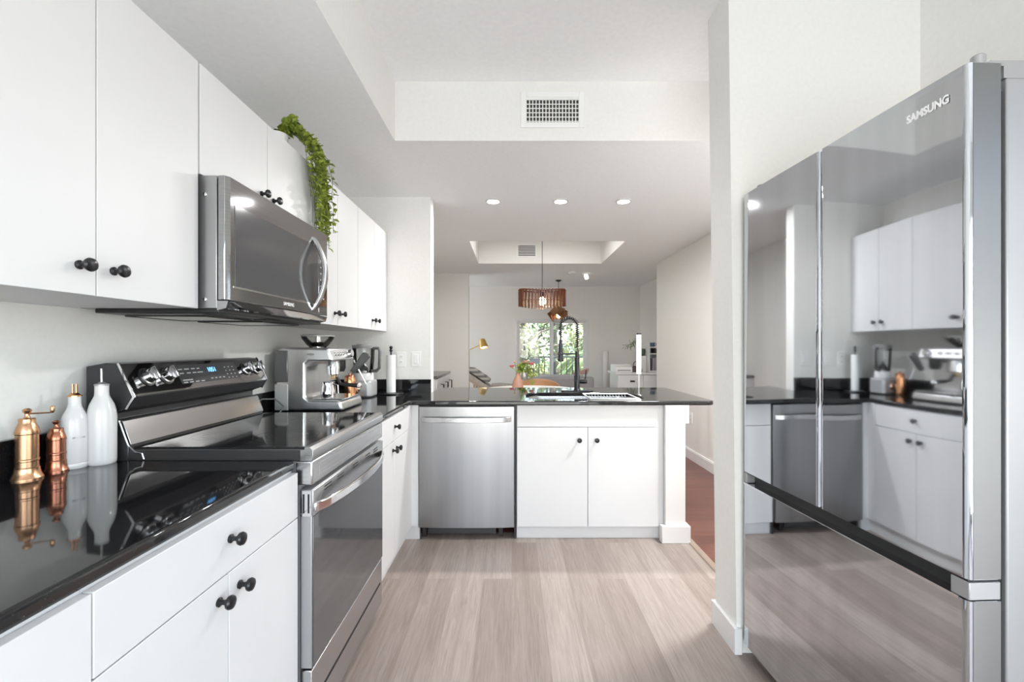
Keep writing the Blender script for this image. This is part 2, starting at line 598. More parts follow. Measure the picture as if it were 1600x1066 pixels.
# far wall with the window opening
WX0, WX1, WZ0, WZ1 = .05, 1.445, .08, 1.775
mb = MB().box(-2.75, WX0, 8.56, 8.7, 0, CEIL).box(WX1, 2.55, 8.56, 8.7, 0, CEIL).box(WX0, WX1, 8.56, 8.7, WZ1, CEIL).box(WX0, WX1, 8.56, 8.7, 0, WZ0)
struct('wall_far', mb, WALL, 'cream far wall around the balcony window', 'wall')
struct('wall_peninsula', MB().box(-.6155, 1.1, 3.56, 3.66, 0, .872), WALL, 'half wall behind the sink cabinet and dishwasher', 'wall')

# baseboards
BB = [(0, 0), (.015, 0), (.015, .095), (.009, .112), (0, .112)]
struct('baseboard_hall', MB().prism([(1.98 - a, z) for a, z in BB], 'y', 2.04, 6.23), TRIM, 'white baseboard along the hall wall', 'baseboard')
mb = MB().prism([(.899, 1.836), (.899, 2.054), (1.95, 2.054), (1.95, 2.04), (.914, 2.04), (.914, 1.85), (.93, 1.85), (.93, 1.836)], 'z', 0, .105)
struct('baseboard_partition', mb, TRIM, 'white baseboard around the wall end by the fridge', 'baseboard', bev=.002)
struct('baseboard_far', MB().box(-2.6, WX0 - .05, 8.545, 8.56, 0, .1).box(WX1 + .05, 2.41, 8.545, 8.56, 0, .1), TRIM, 'white baseboard along the far wall', 'baseboard')

# window (sliding balcony window)
w = tag(build('window_1', MB().box(WX0, WX0 + .045, 8.55, 8.66, WZ0, WZ1).box(WX1 - .045, WX1, 8.55, 8.66, WZ0, WZ1)
              .box(WX0 + .045, WX1 - .045, 8.55, 8.66, WZ1 - .045, WZ1).box(WX0 + .045, WX1 - .045, 8.55, 8.66, WZ0, WZ0 + .045), TRIM),
        'white framed sliding window looking onto trees', 'window', kind='structure')
mx = .5 * (WX0 + WX1) + .0
for (a, b_, y) in ((WX0 + .045, mx + .035, 8.585), (mx - .035, WX1 - .045, 8.625)):
    s = build('window_sash', MB().box(a, a + .05, y, y + .03, WZ0 + .045, WZ1 - .045).box(b_ - .05, b_, y, y + .03, WZ0 + .045, WZ1 - .045)
              .box(a + .05, b_ - .05, y, y + .03, WZ1 - .085, WZ1 - .045).box(a + .05, b_ - .05, y, y + .03, WZ0 + .045, WZ0 + .1), TRIM, w)
    build('window_pane', MB().box(a + .05, b_ - .05, y + .012, y + .018, WZ0 + .1, WZ1 - .085), CLEAR, s)

FILL_DIFFUSER = emit('white fill diffuser', (1, 1, 1), 2.5)  # glow of the two added fill fixtures
t = thing('fill_light_panel', (.38, 5.3, TRAY), 'unseen flat white fill light added inside the dining tray, above the vent', 'ceiling light')  # fixture added around the dining fill, out of view
build('frame', MB().box(-.15, .91, 5.02, 5.05, TRAY - .03, TRAY).box(-.15, .91, 5.55, 5.58, TRAY - .03, TRAY).box(-.15, -.12, 5.05, 5.55, TRAY - .03, TRAY).box(.88, .91, 5.05, 5.55, TRAY - .03, TRAY), TRIM, t)
build('diffuser', MB().box(-.12, .88, 5.05, 5.55, TRAY - .022, TRAY), FILL_DIFFUSER, t)
t = thing('hall_fill_fixture', (1.5, 2.42, CEIL), 'unseen round flush fill lamp added in the hall behind the wall end', 'ceiling light')  # fixture added around the hall fill, out of view
build('rim', MB().lathe([(.17, 0), (.17, -.02), (.15, -.03)], 1.5, 2.42, CEIL), TRIM, t)
build('diffuser', MB().lathe([(.15, -.03), (.14, -.045), (.08, -.055), (.01, -.057)], 1.5, 2.42, CEIL), FILL_DIFFUSER, t)

dl_labels = ['round recessed downlight over the dishwasher, first from the tall cabinets', 'round recessed downlight in the middle of the row of three', 'round recessed downlight of the row nearest the fridge wall']
for (lx, ly), lb in zip(DOWNLIGHTS, dl_labels):
    t = thing('downlight', (lx, ly, CEIL), lb, 'downlight', 'recessed downlights over the peninsula')
    build('trim_ring', MB().lathe([(.048, 0), (.062, 0), (.062, -.004), (.050, -.008), (.046, -.004)], lx, ly, CEIL), TRIM, t)
    build('lens', MB().lathe([(.0465, -.004), (.046, -.0095)], lx, ly, CEIL), LAMP_ON, t)

# ------------------------------------------------------------------ kitchen cabinets
XF = -.645            # door faces of the left base cabinets
XU = -.945            # door faces of the wall cabinets
CT, CB = .900, .872   # counter top and underside
G = .0015


def left_cab(y0, y1, label, drawer=True, doors=2, filler=None, knobs=True):
    t = thing('base_cabinet', (-.98, .5 * (y0 + y1), 0), label, 'cabinet', 'white base cabinets')
    mb = MB().box(X_L + .021, XF - .02, y0 + .0005, y1 - .0005, .09, CB)
    if filler:
        mb.box(X_L + .021, -1.0, y1, Y_WING - .021, .09, CB).box(-1.0, XF - .001, y1, 2.93, .09, CB).box(XF - .001, -.6035, 2.93, 2.95, .09, CB)
    build('carcass', mb, CAB, t)
    build('toe_kick', MB().box(-.72, -.69, y0, y1, 0, .09) if not filler else
          MB().box(-.72, -.69, y0, 2.975, 0, .09).box(-.69, -.598, 2.945, 2.975, 0, .09), CAB, t)
    zt = .866
    if drawer:
        d = build('drawer', MB().box(XF - .019, XF, y0 + G, y1 - G, .732, zt), CAB, t, .0015)
        knob(d, (XF, .5 * (y0 + y1) + .005, .806), (1, 0, 0))
        zt = .729
    n = doors
    for i in range(n):
        a = y0 + (y1 - y0) * i / n
        b_ = y0 + (y1 - y0) * (i + 1) / n
        dd = build('door', MB().box(XF - .019, XF, a + G, b_ - G, .095, zt), CAB, t, .0015)
        if knobs:
            ky = (b_ - .036) if i == 0 else (a + .04)
            knob(dd, (XF, ky, .683), (1, 0, 0))
    return t


left_cab(.03, .70, 'white base cabinet with plain front, before the one with the wide drawer', drawer=False, doors=1, knobs=False)
left_cab(.70, 1.372, 'white base cabinet with wide drawer over two doors, in front of the stove')
left_cab(2.142, 2.85, 'white base cabinet with small drawer in the corner between stove and dishwasher', filler=True)


def upper_cab(y0, y1, z0, z1, label, kz=.062, ky=.043):
    t = thing('wall_cabinet', (-1.1, .5 * (y0 + y1), z0), label, 'cabinet', 'white wall cabinets')
    build('carcass', MB().box(X_L, XU - .02, y0 + .0005, y1 - .0005, z0, z1), CAB, t)
    m = .5 * (y0 + y1)
    for i, (a, b_) in enumerate(((y0, m), (m, y1))):
        d = build('door', MB().box(XU - .019, XU, a + G, b_ - G, z0 - .002, z1), CAB, t, .0015)
        knob(d, (XU, m - ky if i == 0 else m + ky, z0 + kz), (1, 0, 0))
    return t


UZ0, UZ1 = 1.362, 2.105
upper_cab(.698, 1.372, UZ0, UZ1, 'tall white wall cabinet above the copper mills and bottles, in front of the microwave')
upper_cab(1.378, 2.138, 1.772, UZ1, 'short white wall cabinet directly above the microwave', kz=.05)
upper_cab(2.142, 2.79, UZ0, UZ1, 'tall white wall cabinet just past the microwave, above the espresso machine')
upper_cab(2.792, Y_WING - .001, UZ0, UZ1, 'tall white wall cabinet against the corner wall, above the blender')

# sink cabinet on the peninsula
YP = 2.93
t = thing('sink_cabinet', (.487, YP, 0), 'white sink cabinet with blank panel over two doors under the faucet', 'cabinet', 'white base cabinets')
build('carcass', MB().box(.030, .060, YP + .02, 3.555, .09, CB).box(.92, .975, YP + .004, 3.555, .09, CB).box(.06, .92, 3.53, 3.555, .09, CB)
      .box(.06, .92, YP + .02, 3.53, .09, .11).box(.06, .92, YP + .02, YP + .04, .11, CB), CAB, t)
build('toe_kick', MB().box(.030, .96, YP + .035, YP + .05, 0, .085), CAB, t)
build('front_panel', MB().box(.033, .943, YP, YP + .019, .729, .868), CAB, t, .0015)
for i, (a, b_, kx) in enumerate(((.033, .4865, .432), (.4895, .943, .544))):
    d = build('door', MB().box(a, b_, YP, YP + .019, .086, .726), CAB, t, .0015)
    knob(d, (kx, YP, .645), (0, -1, 0))

# post carrying the end of the peninsula
t = thing('support_post', (1.04, 2.95, 0), 'white square post with plinth holding up the end of the peninsula', 'post')
build('shaft', MB().box(.977, 1.104, 2.896, 3.06, 0, CB), TRIM, t, .002)
build('plinth', MB().box(.948, 1.13, 2.875, 2.896, 0, .108).box(1.104, 1.13, 2.896, 3.085, 0, .108).box(.948, .977, 2.896, 2.928, 0, .108), TRIM, t, .003)
build('capital', MB().box(1.104, 1.128, 2.896, 3.06, .755, CB), TRIM, t, .002)

# countertops
t = build('countertop', MB().box(X_L + .02, XF - .012, .03, 1.378, CB, CT), GRANITE, None, .008, seg=3)
tag(t, 'black polished granite counter slab in front of the stove, carrying mills and bottles', 'countertop')
ORG[t.name] = Vector((0, 0, 0))
build('backsplash', MB().box(X_L, X_L + .02, .03, 1.378, CT - .03, 1.003), GRANITE, t, .002)

mb = MB()
pl = [(X_L + .02, 2.142), (-.649, 2.142), (-.649, 2.895)]
R = .045
for k in range(7):
    an = -PI / 2 + PI / 2 * k / 6
    pl.append((1.297 - R + R * math.cos(an), 2.895 + R + R * math.sin(an)))
for k in range(7):
    an = PI / 2 * k / 6
    pl.append((1.297 - R + R * math.cos(an), 3.85 - R + R * math.sin(an)))
pl += [(-.612, 3.85), (-.612, Y_WING - .02), (X_L + .02, Y_WING - .02)]
mb.prism(pl, 'z', CB, CT)
ct2 = build('countertop', mb, GRANITE)
# cut the sink opening
SX0, SX1, SY0, SY1 = .10, .90, 2.995, 3.435


def rrect(x0, x1, y0, y1, r, n=6):
    out = []
    for (cx, cy_, a0) in ((x1 - r, y0 + r, -PI / 2), (x1 - r, y1 - r, 0), (x0 + r, y1 - r, PI / 2), (x0 + r, y0 + r, PI)):
        for k in range(n + 1):
            an = a0 + PI / 2 * k / n
            out.append((cx + r * math.cos(an), cy_ + r * math.sin(an)))
    return out


cut = build('sink_cut', MB().prism(rrect(SX0, SX1, SY0, SY1, .12), 'z', CB - .05, CT + .05), GRANITE)
bo = ct2.modifiers.new('cut', 'BOOLEAN')
bo.operation = 'DIFFERENCE'
bo.solver = 'EXACT'
bo.object = cut
bpy.context.view_layer.update()
me = bpy.data.meshes.new_from_object(ct2.evaluated_get(bpy.context.evaluated_depsgraph_get()))
ct2.modifiers.clear()
ct2.data = me
bpy.data.objects.remove(cut)
for p in me.polygons:
    p.use_smooth = True
me.set_sharp_from_angle(angle=math.radians(35))
bv = ct2.modifiers.new('bevel', 'BEVEL')
bv.width = .007
bv.segments = 3
bv.limit_method = 'ANGLE'
bv.angle_limit = math.radians(50)
tag(ct2, 'black polished granite slab running from the corner along the peninsula around the sink', 'countertop')
ORG[ct2.name] = Vector((0, 0, 0))
build('backsplash', MB().box(X_L, X_L + .02, 2.142, Y_WING - .02, CT - .03, 1.003), GRANITE, ct2, .002)
build('backsplash', MB().box(X_L, -.612, Y_WING - .02, Y_WING, CT - .03, .999), GRANITE, ct2, .002)

# sink bowl
t = thing('sink', (.5, 3.2, CB), 'stainless undermount sink sunk in the peninsula in front of the faucet', 'sink')
outer = rrect(SX0 - .02, SX1 + .02, SY0 - .02, SY1 + .02, .13)
inner = rrect(SX0 - .004, SX1 + .004, SY0 - .004, SY1 + .004, .122)
bot = rrect(SX0 + .01, SX1 - .01, SY0 + .01, SY1 - .01, .11)
n = len(inner)
mb = MB()
zz = [(outer, CB - .001), (inner, CB - .001), (bot, .69), ([(.5 + (x - .5) * .9, 3.2 + (y - 3.2) * .9) for x, y in bot], .682)]
for k, (lp, z) in enumerate(zz):
    mb.v += [(x, y, z) for x, y in lp]
for k in range(len(zz) - 1):
    for i in range(n):
        mb.f.append([k * n + i, k * n + (i + 1) % n, (k + 1) * n + (i + 1) % n, (k + 1) * n + i])
        mb.mi.append(0)
mb.f.append(list(range(3 * n, 4 * n)))
mb.mi.append(0)
build('bowl', mb, STEELH, t)
build('drain', MB().lathe([(.045, .0), (.045, .004), (.03, .003), (.028, -.004)], .5, 3.25, .683), CHROME, t)

# wire rack laid over the sink
t = thing('sink_rack', (.75, 3.1, CT), 'white wire drying rack resting over one side of the sink', 'rack')
mb = MB()
rx0, rx1, ry0, ry1, rz = .515, .835, 2.985, 3.30, CT + .004
mb.tube([(rx0, ry0, rz), (rx1, ry0, rz), (rx1, ry1, rz), (rx0, ry1, rz)], .005, 8, closed=True)
build('rim', mb, PLASTIC_W, t)
mb = MB()
for k in range(14):
    x = rx0 + .02 + k * (rx1 - rx0 - .04) / 13
    mb.tube([(x, ry0, rz), (x, ry0 + .03, rz - .02), (x, ry1 - .03, rz - .02), (x, ry1, rz)], .0022, 6)
build('wires', mb, CHROME, t)

# faucet
FX, FY = .505, 3.53
t = thing('faucet', (FX, FY, CT), 'black spring neck kitchen faucet standing behind the sink', 'faucet')
build('deck_plate', MB().prism(rrect(FX - .125, FX + .125, FY - .03, FY + .03, .028), 'z', CT, CT + .007), BLACKM, t, .002)
build('body', MB().lathe([(.026, .007), (.027, .012), (.023, .018), (.022, .03), (.0235, .118), (.021, .122), (.0185, .126), (.0185, .26), (.0145, .262), (.0145, .31)], FX, FY, CT), BLACKM, t)
arc = []
ax, az = .067, CT + .50
for k in range(13):
    an = PI * k / 12
    arc.append((FX - ax + ax * math.cos(an), FY - .01 - .05 * (1 - math.cos(an)) / 2, az + ax * 1.0 * math.sin(an)))
path = [(FX, FY - .01, CT + .34)] + arc + [(FX - 2 * ax, FY - .06, CT + .42), (FX - 2 * ax, FY - .06, CT + .37)]
build('hose', MB().tube(path, .0055, 8), BLACKM, t)
hel = []
Lp = [Vector(p) for p in path]
seglen = [0]
for a, b_ in zip(Lp, Lp[1:]):
    seglen.append(seglen[-1] + (b_ - a).length)
tot = seglen[-1] * .86
turns = 27
N = turns * 10
for i in range(N + 1):
    s_ = tot * i / N
    j = max(k for k in range(len(seglen)) if seglen[k] <= s_ + 1e-9)
    j = min(j, len(Lp) - 2)
    u_ = (s_ - seglen[j]) / (seglen[j + 1] - seglen[j])
    p = Lp[j].lerp(Lp[j + 1], u_)
    d = (Lp[j + 1] - Lp[j]).normalized()
    a = Vector((0, 1, 0))
    a = (a - d * a.dot(d)).normalized()
    c = d.cross(a)
    an = 2 * PI * turns * i / N
    hel.append(p + (a * math.cos(an) + c * math.sin(an)) * .0140)
build('spring', MB().tube(hel, .0030, 6), BLACKM, t)
hx, hy = FX - 2 * ax, FY - .06
build('spray_head', MB().lathe([(.010, .40), (.013, .385), (.013, .37), (.015, .33), (.019, .30), (.019, .255), (.023, .25), (.023, .235), (.017, .232)], hx, hy, CT), BLACKM, t)
build('holder_arm', MB().tube([(FX, FY, CT + .29), (hx + .02, hy + .005, CT + .29)], .0055, 8).tube(
    [(hx + .022 * math.cos(k * PI / 8), hy + .022 * math.sin(k * PI / 8), CT + .29) for k in range(16)], .004, 6, closed=True), BLACKM, t)
h = build('valve', MB().turn([(.014, 0), (.0165, .004), (.0165, .055), (.014, .058)], (FX + .018, FY, CT + .075), (1, 0, 0)), BLACKM, t)
build('lever', MB().tube([(FX + .058, FY, CT + .075), (FX + .066, FY, CT + .11), (FX + .07, FY, CT + .165)], [.006, .005, .0045], 8), BLACKM, h)

# ------------------------------------------------------------------ dishwasher
t = thing('dishwasher', (-.29, YP, 0), 'stainless dishwasher with bar handle next to the sink cabinet', 'dishwasher')
mb = MB()
x0, x1 = -.600, .014
pf = []
for k in range(13):
    u_ = k / 12
    pf.append((x0 + (x1 - x0) * u_, YP - .004 - .016 * (1 - (2 * u_ - 1) ** 4) * .35 - .006 * (1 - (2 * u_ - 1) ** 2)))
pf += [(x1, YP + .03), (x0, YP + .03)]
mb.prism(pf, 'z', .082, .861)
dw = build('door', mb, STEELW, t, .002)
build('tub_shell', MB().box(x0 + .004, x1 - .004, YP + .03, 3.55, .10, .866), BLACKP, t)
mb = MB()
hp = [(x0 + .018 + (x1 - x0 - .036) * k / 14, YP - .018 - .034 * math.sin(PI * k / 14) ** .45 if 0 < k < 14 else YP - .01) for k in range(15)]
for a, b_ in zip(hp, hp[1:]):
    pass
mb.prism(hp + [(x, y + .012) for x, y in reversed(hp)], 'z', .762, .795)
build('bar_handle', mb, STEELH, dw, .003)
build('kick_plate', MB().box(x0 + .045, x1 - .12, YP + .075, YP + .085, .012, .078), mat('dark kick plate', (.05, .05, .05), .5, .3), t)
build('leveling_foot', MB().box(x0 + .012, x0 + .04, YP + .05, YP + .075, 0, .10), BLACKP, t)
build('leveling_foot', MB().box(x1 - .10, x1 - .075, YP + .06, YP + .085, 0, .10), BLACKP, t)
build('side_gasket', MB().box(x1 + .001, x1 + .012, YP + .02, YP + .05, 0, .868), BLACKP, t)

# ------------------------------------------------------------------ range
RY0, RY1 = 1.386, 2.134
XD = -.610
RZ = .938
t = thing('range', (-.95, .5 * (RY0 + RY1), 0), 'stainless electric range with black glass cooktop between the counters', 'stove')
build('body', MB().box(-1.285, -.647, RY0 + .004, RY1 - .004, .03, .895), FRIDGE_SIDE, t)
for (fx, fy) in ((-.70, RY0 + .05), (-.70, RY1 - .05), (-1.22, RY0 + .05), (-1.22, RY1 - .05)):
    build('foot', MB().lathe([(.018, 0), (.018, .03)], fx, fy, 0, 12), BLACKP, t)
ck = build('cooktop', MB().box(-1.17, XD - .012, RY0, RY1, .895, RZ - .004), mat('dark cooktop frame', (.06, .06, .062), .3, .6), t, .004)
build('glass_surface', MB().box(-1.16, XD - .022, RY0 + .008, RY1 - .008, RZ - .004, RZ), COOKTOP, ck, .0015)
RING = mat('grey burner print', (.07, .07, .07), .25)
for (bx, by, br) in ((-.78, 1.58, .105), (-.78, 1.94, .085), (-1.02, 1.58, .08), (-1.02, 1.94, .10)):
    mb = MB()
    for rr in (br, br * .62):
        nn = 40
        mb.v += [(bx + r_ * math.cos(2 * PI * k / nn), by + r_ * math.sin(2 * PI * k / nn), RZ + .0002) for r_ in (rr, rr - .0015) for k in range(nn)]
        o_ = len(mb.v) - 2 * nn
        for k in range(nn):
            mb.f.append([o_ + k, o_ + (k + 1) % nn, o_ + nn + (k + 1) % nn, o_ + nn + k])
            mb.mi.append(0)
    build('burner_ring', mb, RING, ck, smooth=0)
# front trim of cooktop and manifold panel
build('front_trim', MB().prism([(-.645, .897), (XD, .897), (XD + .004, .905), (XD + .004, .930), (XD - .006, RZ + .001), (XD - .022, RZ + .001), (XD - .022, .93), (-.645, .93)], 'y', RY0 - .001, RY1 + .001), STEELH, t, .001)
mp = build('manifold_panel', MB().box(-.66, XD + .002, RY0, RY1, .822, .896), STEELH, t, .005)
mb = MB()
for (a, b_, c, d) in ((RY0 + .05, RY1 - .03, .840, .842), (RY0 + .05, RY1 - .03, .879, .881)):
    mb.box(XD + .0015, XD + .0028, a, b_, c, d)
for y in (RY0 + .05, RY1 - .032):
    mb.box(XD + .0015, XD + .0028, y, y + .002, .842, .879)
build('pressed_outline', mb, FRIDGE_SIDE, mp, smooth=0)
# oven door
dr = build('oven_door', MB().box(-.645, XD, RY0 + .001, RY1 - .001, .262, .808), FRIDGE_SIDE, t, .003)
build('glass_panel', MB().box(XD, XD + .004, RY0 + .004, RY1 - .004, .264, .726), GLASSB, dr, .002)
top = build('door_band', MB().box(XD, XD + .004, RY0 + .001, RY1 - .001, .728, .806), STEELH, dr, .002)
build('door_end_cap', MB().box(-.644, XD - .001, RY0 - .0015, RY0 + .001, .728, .806), CHROME, dr)
mb = MB()
for x in (-.634, -.619):
    mb.box(x - .0025, x + .0025, RY0 - .0022, RY0 - .0012, .738, .796)
build('cap_slot', mb, DARK, dr, smooth=0)
for yc in (1.50, 1.61, 1.76, 1.91, 2.02):
    for z in (.783, .793):
        build('vent_slot', MB().box(XD + .0035, XD + .0046, yc - .03, yc + .03, z - .002, z + .002), DARK, top, smooth=0)
hb = []
for k in range(17):
    u_ = k / 16
    y = RY0 + .012 + (RY1 - RY0 - .024) * u_
    bow = math.sin(PI * u_)
    hb.append((XD + .008 + .050 * bow ** .6, y))
mb = MB().prism(hb + [(x - .012, y) for x, y in reversed(hb)], 'z', .736, .766)
build('handle', mb, CHROME, dr, .004)
# drawer
sd = build('storage_drawer', MB().box(-.645, XD, RY0 + .002, RY1 - .002, .05, .256), STEELH, t, .003)
build('pull_slot', MB().box(XD - .002, XD + .001, RY0 + .09, RY1 - .03, .146, .156), DARK, sd, smooth=0)
# backguard
bg_ = build('backguard', MB().prism([(-1.298, .895), (-1.298, 1.185), (-1.240, 1.195), (-1.200, 1.192), (-1.152, 1.092), (-1.176, 1.056), (-1.215, 1.042), (-1.215, 1.02), (-1.195, 1.02), (-1.168, .938), (-1.168, .895)], 'y', RY0, RY1),
            mat('charcoal backguard', (.045, .045, .047), .35, .4), t, .003)
# upper silver panel facing: slanted strip slightly proud
nrm = Vector((.100, 0, .048)).normalized()


def on_panel(y, s_):
    """point on the slanted control panel, s_ 0 top .. 1 bottom"""
    a = Vector((-1.200, y, 1.192))
    b2 = Vector((-1.152, y, 1.092))
    return a.lerp(b2, s_)


def slab_on(y0, y1, s0, s1, th, off=0.0):
    mb = MB()
    q = [on_panel(y0, s0), on_panel(y1, s0), on_panel(y1, s1), on_panel(y0, s1)]
    mb.add([p + nrm * off for p in q] + [p + nrm * (off + th) for p in q], [(0, 1, 2, 3), (4, 5, 6, 7), (0, 1, 5, 4), (1, 2, 6, 5), (2, 3, 7, 6), (3, 0, 4, 7)])
    return mb


cp = build('control_panel', slab_on(RY0 + .004, RY1 - .004, .02, .98, .003), STEELD, bg_, .001)
build('touch_glass', slab_on(1.60, 1.945, .14, .80, .001, .003), mat('dark touch glass', (.06, .06, .062), .12), cp, smooth=0)
mb = MB()
for (a, b_, s_) in ((1.61, 1.63, .28), (1.64, 1.665, .28), (1.675, 1.695, .28), (1.705, 1.72, .28), (1.61, 1.63, .42), (1.645, 1.665, .42), (1.675, 1.695, .42), (1.70, 1.73, .42),
                   (1.61, 1.66, .66), (1.61, 1.63, .74), (1.64, 1.66, .74), (1.67, 1.69, .74), (1.70, 1.72, .74),
                   (1.76, 1.772, .68), (1.784, 1.796, .68), (1.808, 1.82, .68), (1.832, 1.844, .68)) + tuple((1.865 + .025 * i, 1.872 + .025 * i, .3 + .14 * j) for i in range(3) for j in range(4)):
    m_ = slab_on(a, b_, s_, s_ + .035, .0002, .004)
    mb.add(m_.v, m_.f)
build('key_lettering', mb, mat('pale key print', (.45, .45, .45), .5), cp, smooth=0)
# clock digits
c = on_panel(1.785, .38) + nrm * .0045
ang = math.atan2(.100, .048)
clock = text_part('clock_display', '1051', .026, DISPLAY, cp, c, (0, 0, 0), .0002)
ex = Vector((0, 1, 0))
ey = (on_panel(1.7, 0) - on_panel(1.7, 1)).normalized()
clock.rotation_euler = Matrix((ex, ey, ex.cross(ey))).transposed().to_euler()
for y in (1.465, 1.545, 2.005, 2.080):
    c = on_panel(y, .46) + nrm * .003
    kb = build('burner_knob', MB().turn([(.027, 0), (.027, .006), (.023, .008), (.0225, .011), (.0215, .026), (.019, .029)], c, nrm, 24), CHROME, cp)
    s2 = c + nrm * .028
    mb = MB()
    q = [s2 - ey * .021 - ex * .004, s2 - ey * .021 + ex * .004, s2 + ey * .021 + ex * .004, s2 + ey * .021 - ex * .004]
    mb.add(q + [p + nrm * .014 for p in q], [(0, 1, 2, 3), (4, 5, 6, 7), (0, 1, 5, 4), (1, 2, 6, 5), (2, 3, 7, 6), (3, 0, 4, 7)])
    build('knob_grip', mb, CHROME, kb, .002)
    build('knob_skirt', MB().turn([(.031, 0), (.031, .003), (.027, .0035)], c, nrm, 24), BLACKP, kb)
# lower slanted steel strip, with bright side trims
lo = [(-1.1935, 1.016), (-1.167, .944), (-1.163, .9455), (-1.1895, 1.0175)]
build('lower_panel', MB().prism(lo, 'y', RY0 + .004, RY1 - .004), STEELM, bg_, .001)
for y in (RY0 - .002, RY1 - .002):
    build('side_trim', MB().prism([(-1.203, 1.194), (-1.196, 1.196), (-1.147, 1.092), (-1.172, 1.053), (-1.178, 1.055), (-1.155, 1.092)], 'y', y, y + .004), CHROME, bg_)
build('curved_trim', MB().tube([(-1.196, RY0 - .002, 1.02), (-1.180, RY0 - .002, .975), (-1.168, RY0 - .002, .945), (-1.145, RY0 - .002, .925), (-1.125, RY0 - .002, .920), (-1.120, RY0 - .002, .903)], .0025, 6), CHROME, bg_)

# ------------------------------------------------------------------ microwave
XM = -.866
MZ0, MZ1 = 1.362, 1.768
t = thing('microwave', (-1.09, 1.76, MZ0), 'dark stainless microwave hung under the short cabinet above the stove', 'microwave')
build('case', MB().box(X_L + .002, -.900, RY0 + .001, RY1 - .001, MZ0, MZ1), mat('grey microwave case', (.36, .36, .365), .3, .8), t, .002)
mb = MB().prism([(-.896, RY0), (-.876, RY0), (XM, RY0 + .014), (XM, RY1 - .002), (-.896, RY1 - .002)], 'z', MZ0 + .026, MZ1)
dr = build('door', mb, STEELD, t, .002)
build('window_glass', MB().box(XM - .001, XM + .0015, RY0 + .035, 2.03, 1.434, 1.690), MWGLASS, dr, .001)
build('glass_trim', MB().box(XM - .0005, XM + .001, RY0 + .028, 2.035, 1.428, 1.434), CHROME, dr)
build('control_strip', MB().box(XM - .001, XM + .001, 2.04, RY1 - .012, 1.40, 1.70), STEELD, dr)
mb = MB()
for i in range(7):
    for j in range(2):
        mb.box(XM + .001, XM + .0013, 2.052 + .03 * j, 2.064 + .03 * j, 1.46 + .028 * i, 1.466 + .028 * i)
build('key_lettering', mb, mat('pale microwave print', (.4, .4, .4), .5), dr, smooth=0)
mb = MB()
hp = []
for k in range(17):
    u_ = k / 16
    hp.append((XM + .004 + .056 * math.sin(PI * u_) ** .85, 1.400 + .325 * u_))
mb.prism([(x, z) for x, z in hp] + [(x - .017, z) for x, z in reversed(hp)], 'y', 1.972, 2.000)
build('handle', mb, STEEL, dr, .004)
build('vent_lip', MB().prism([(-.90, MZ0 - .006), (-.872, MZ0 + .002), (-.866, MZ0 + .023), (-.90, MZ0 + .023)], 'y', RY0 + .002, RY1 - .003), STEELD, t)
lg = text_part('logo_lettering', 'SAMSUNG', .018, LETTER, dr, (XM + .0012, 1.765, 1.409), (PI / 2, 0, PI / 2), .0003, weight=.0004)
for z in (1.39, 1.71):
    build('screw', MB().turn([(.007, 0), (.006, .003), (.003, .004)], (-.935, RY0 + .001, z), (0, -1, 0), 12), CHROME, t)
bp = build('bottom_plate', MB().box(-1.275, -.895, RY0 + .004, RY1 - .004, MZ0 - .014, MZ0), BLACKP, t, .003)
for (a, b_) in ((RY0 + .06, 1.70), (1.78, RY1 - .06)):
    f = build('grease_filter', MB().box(-1.22, -.98, a, b_, MZ0 - .020, MZ0 - .014), STEELH, bp)
    build('filter_rim', MB().tube([(-1.225, a - .003, MZ0 - .019), (-.975, a - .003, MZ0 - .019), (-.975, b_ + .003, MZ0 - .019), (-1.225, b_ + .003, MZ0 - .019)], .003, 6, closed=True), BLACKP, f)
build('lamp_cover', MB().box(-.965, -.92, 1.70, 1.80, MZ0 - .018, MZ0 - .014), BLACKP, bp)

# ------------------------------------------------------------------ refrigerator (local frame: x depth, y along the width, z up)
t = thing('refrigerator', (.971, .968, 0), 'tall glossy grey french door refrigerator with freezer drawer beside the wall end', 'refrigerator', rotz=.0506, local=True)
FW, FH, SPL = .859, 1.851, .437
fb = build('cabinet_body', MB().box(.094, .66, .006, FW - .032, .04, 1.825), FRIDGE_SIDE, t, .004)
build('base_grille', MB().box(.10, .62, .02, FW - .02, 0, .04), BLACKP, t)
build('gasket_gap', MB().box(.072, .094, .016, FW - .012, .06, 1.80), DARK, t)


def door_profile(y0, y1, r=.014, d=.006):
    pr = []
    for k in range(9):
        u_ = k / 8
        pr.append((d * (1 - math.sin(PI / 2 * u_)) ** 1.6, y0 + r * u_))
    m_ = 8
    for k in range(1, m_):
        u_ = k / m_
        pr.append((-.0022 * math.sin(PI * u_), y0 + r + (y1 - y0 - 2 * r) * u_))
    for k in range(9):
        u_ = 1 - k / 8
        pr.append((d * (1 - math.sin(PI / 2 * u_)) ** 1.6, y1 - r * u_))
    return pr + [(.072, y1), (.072, y0)]


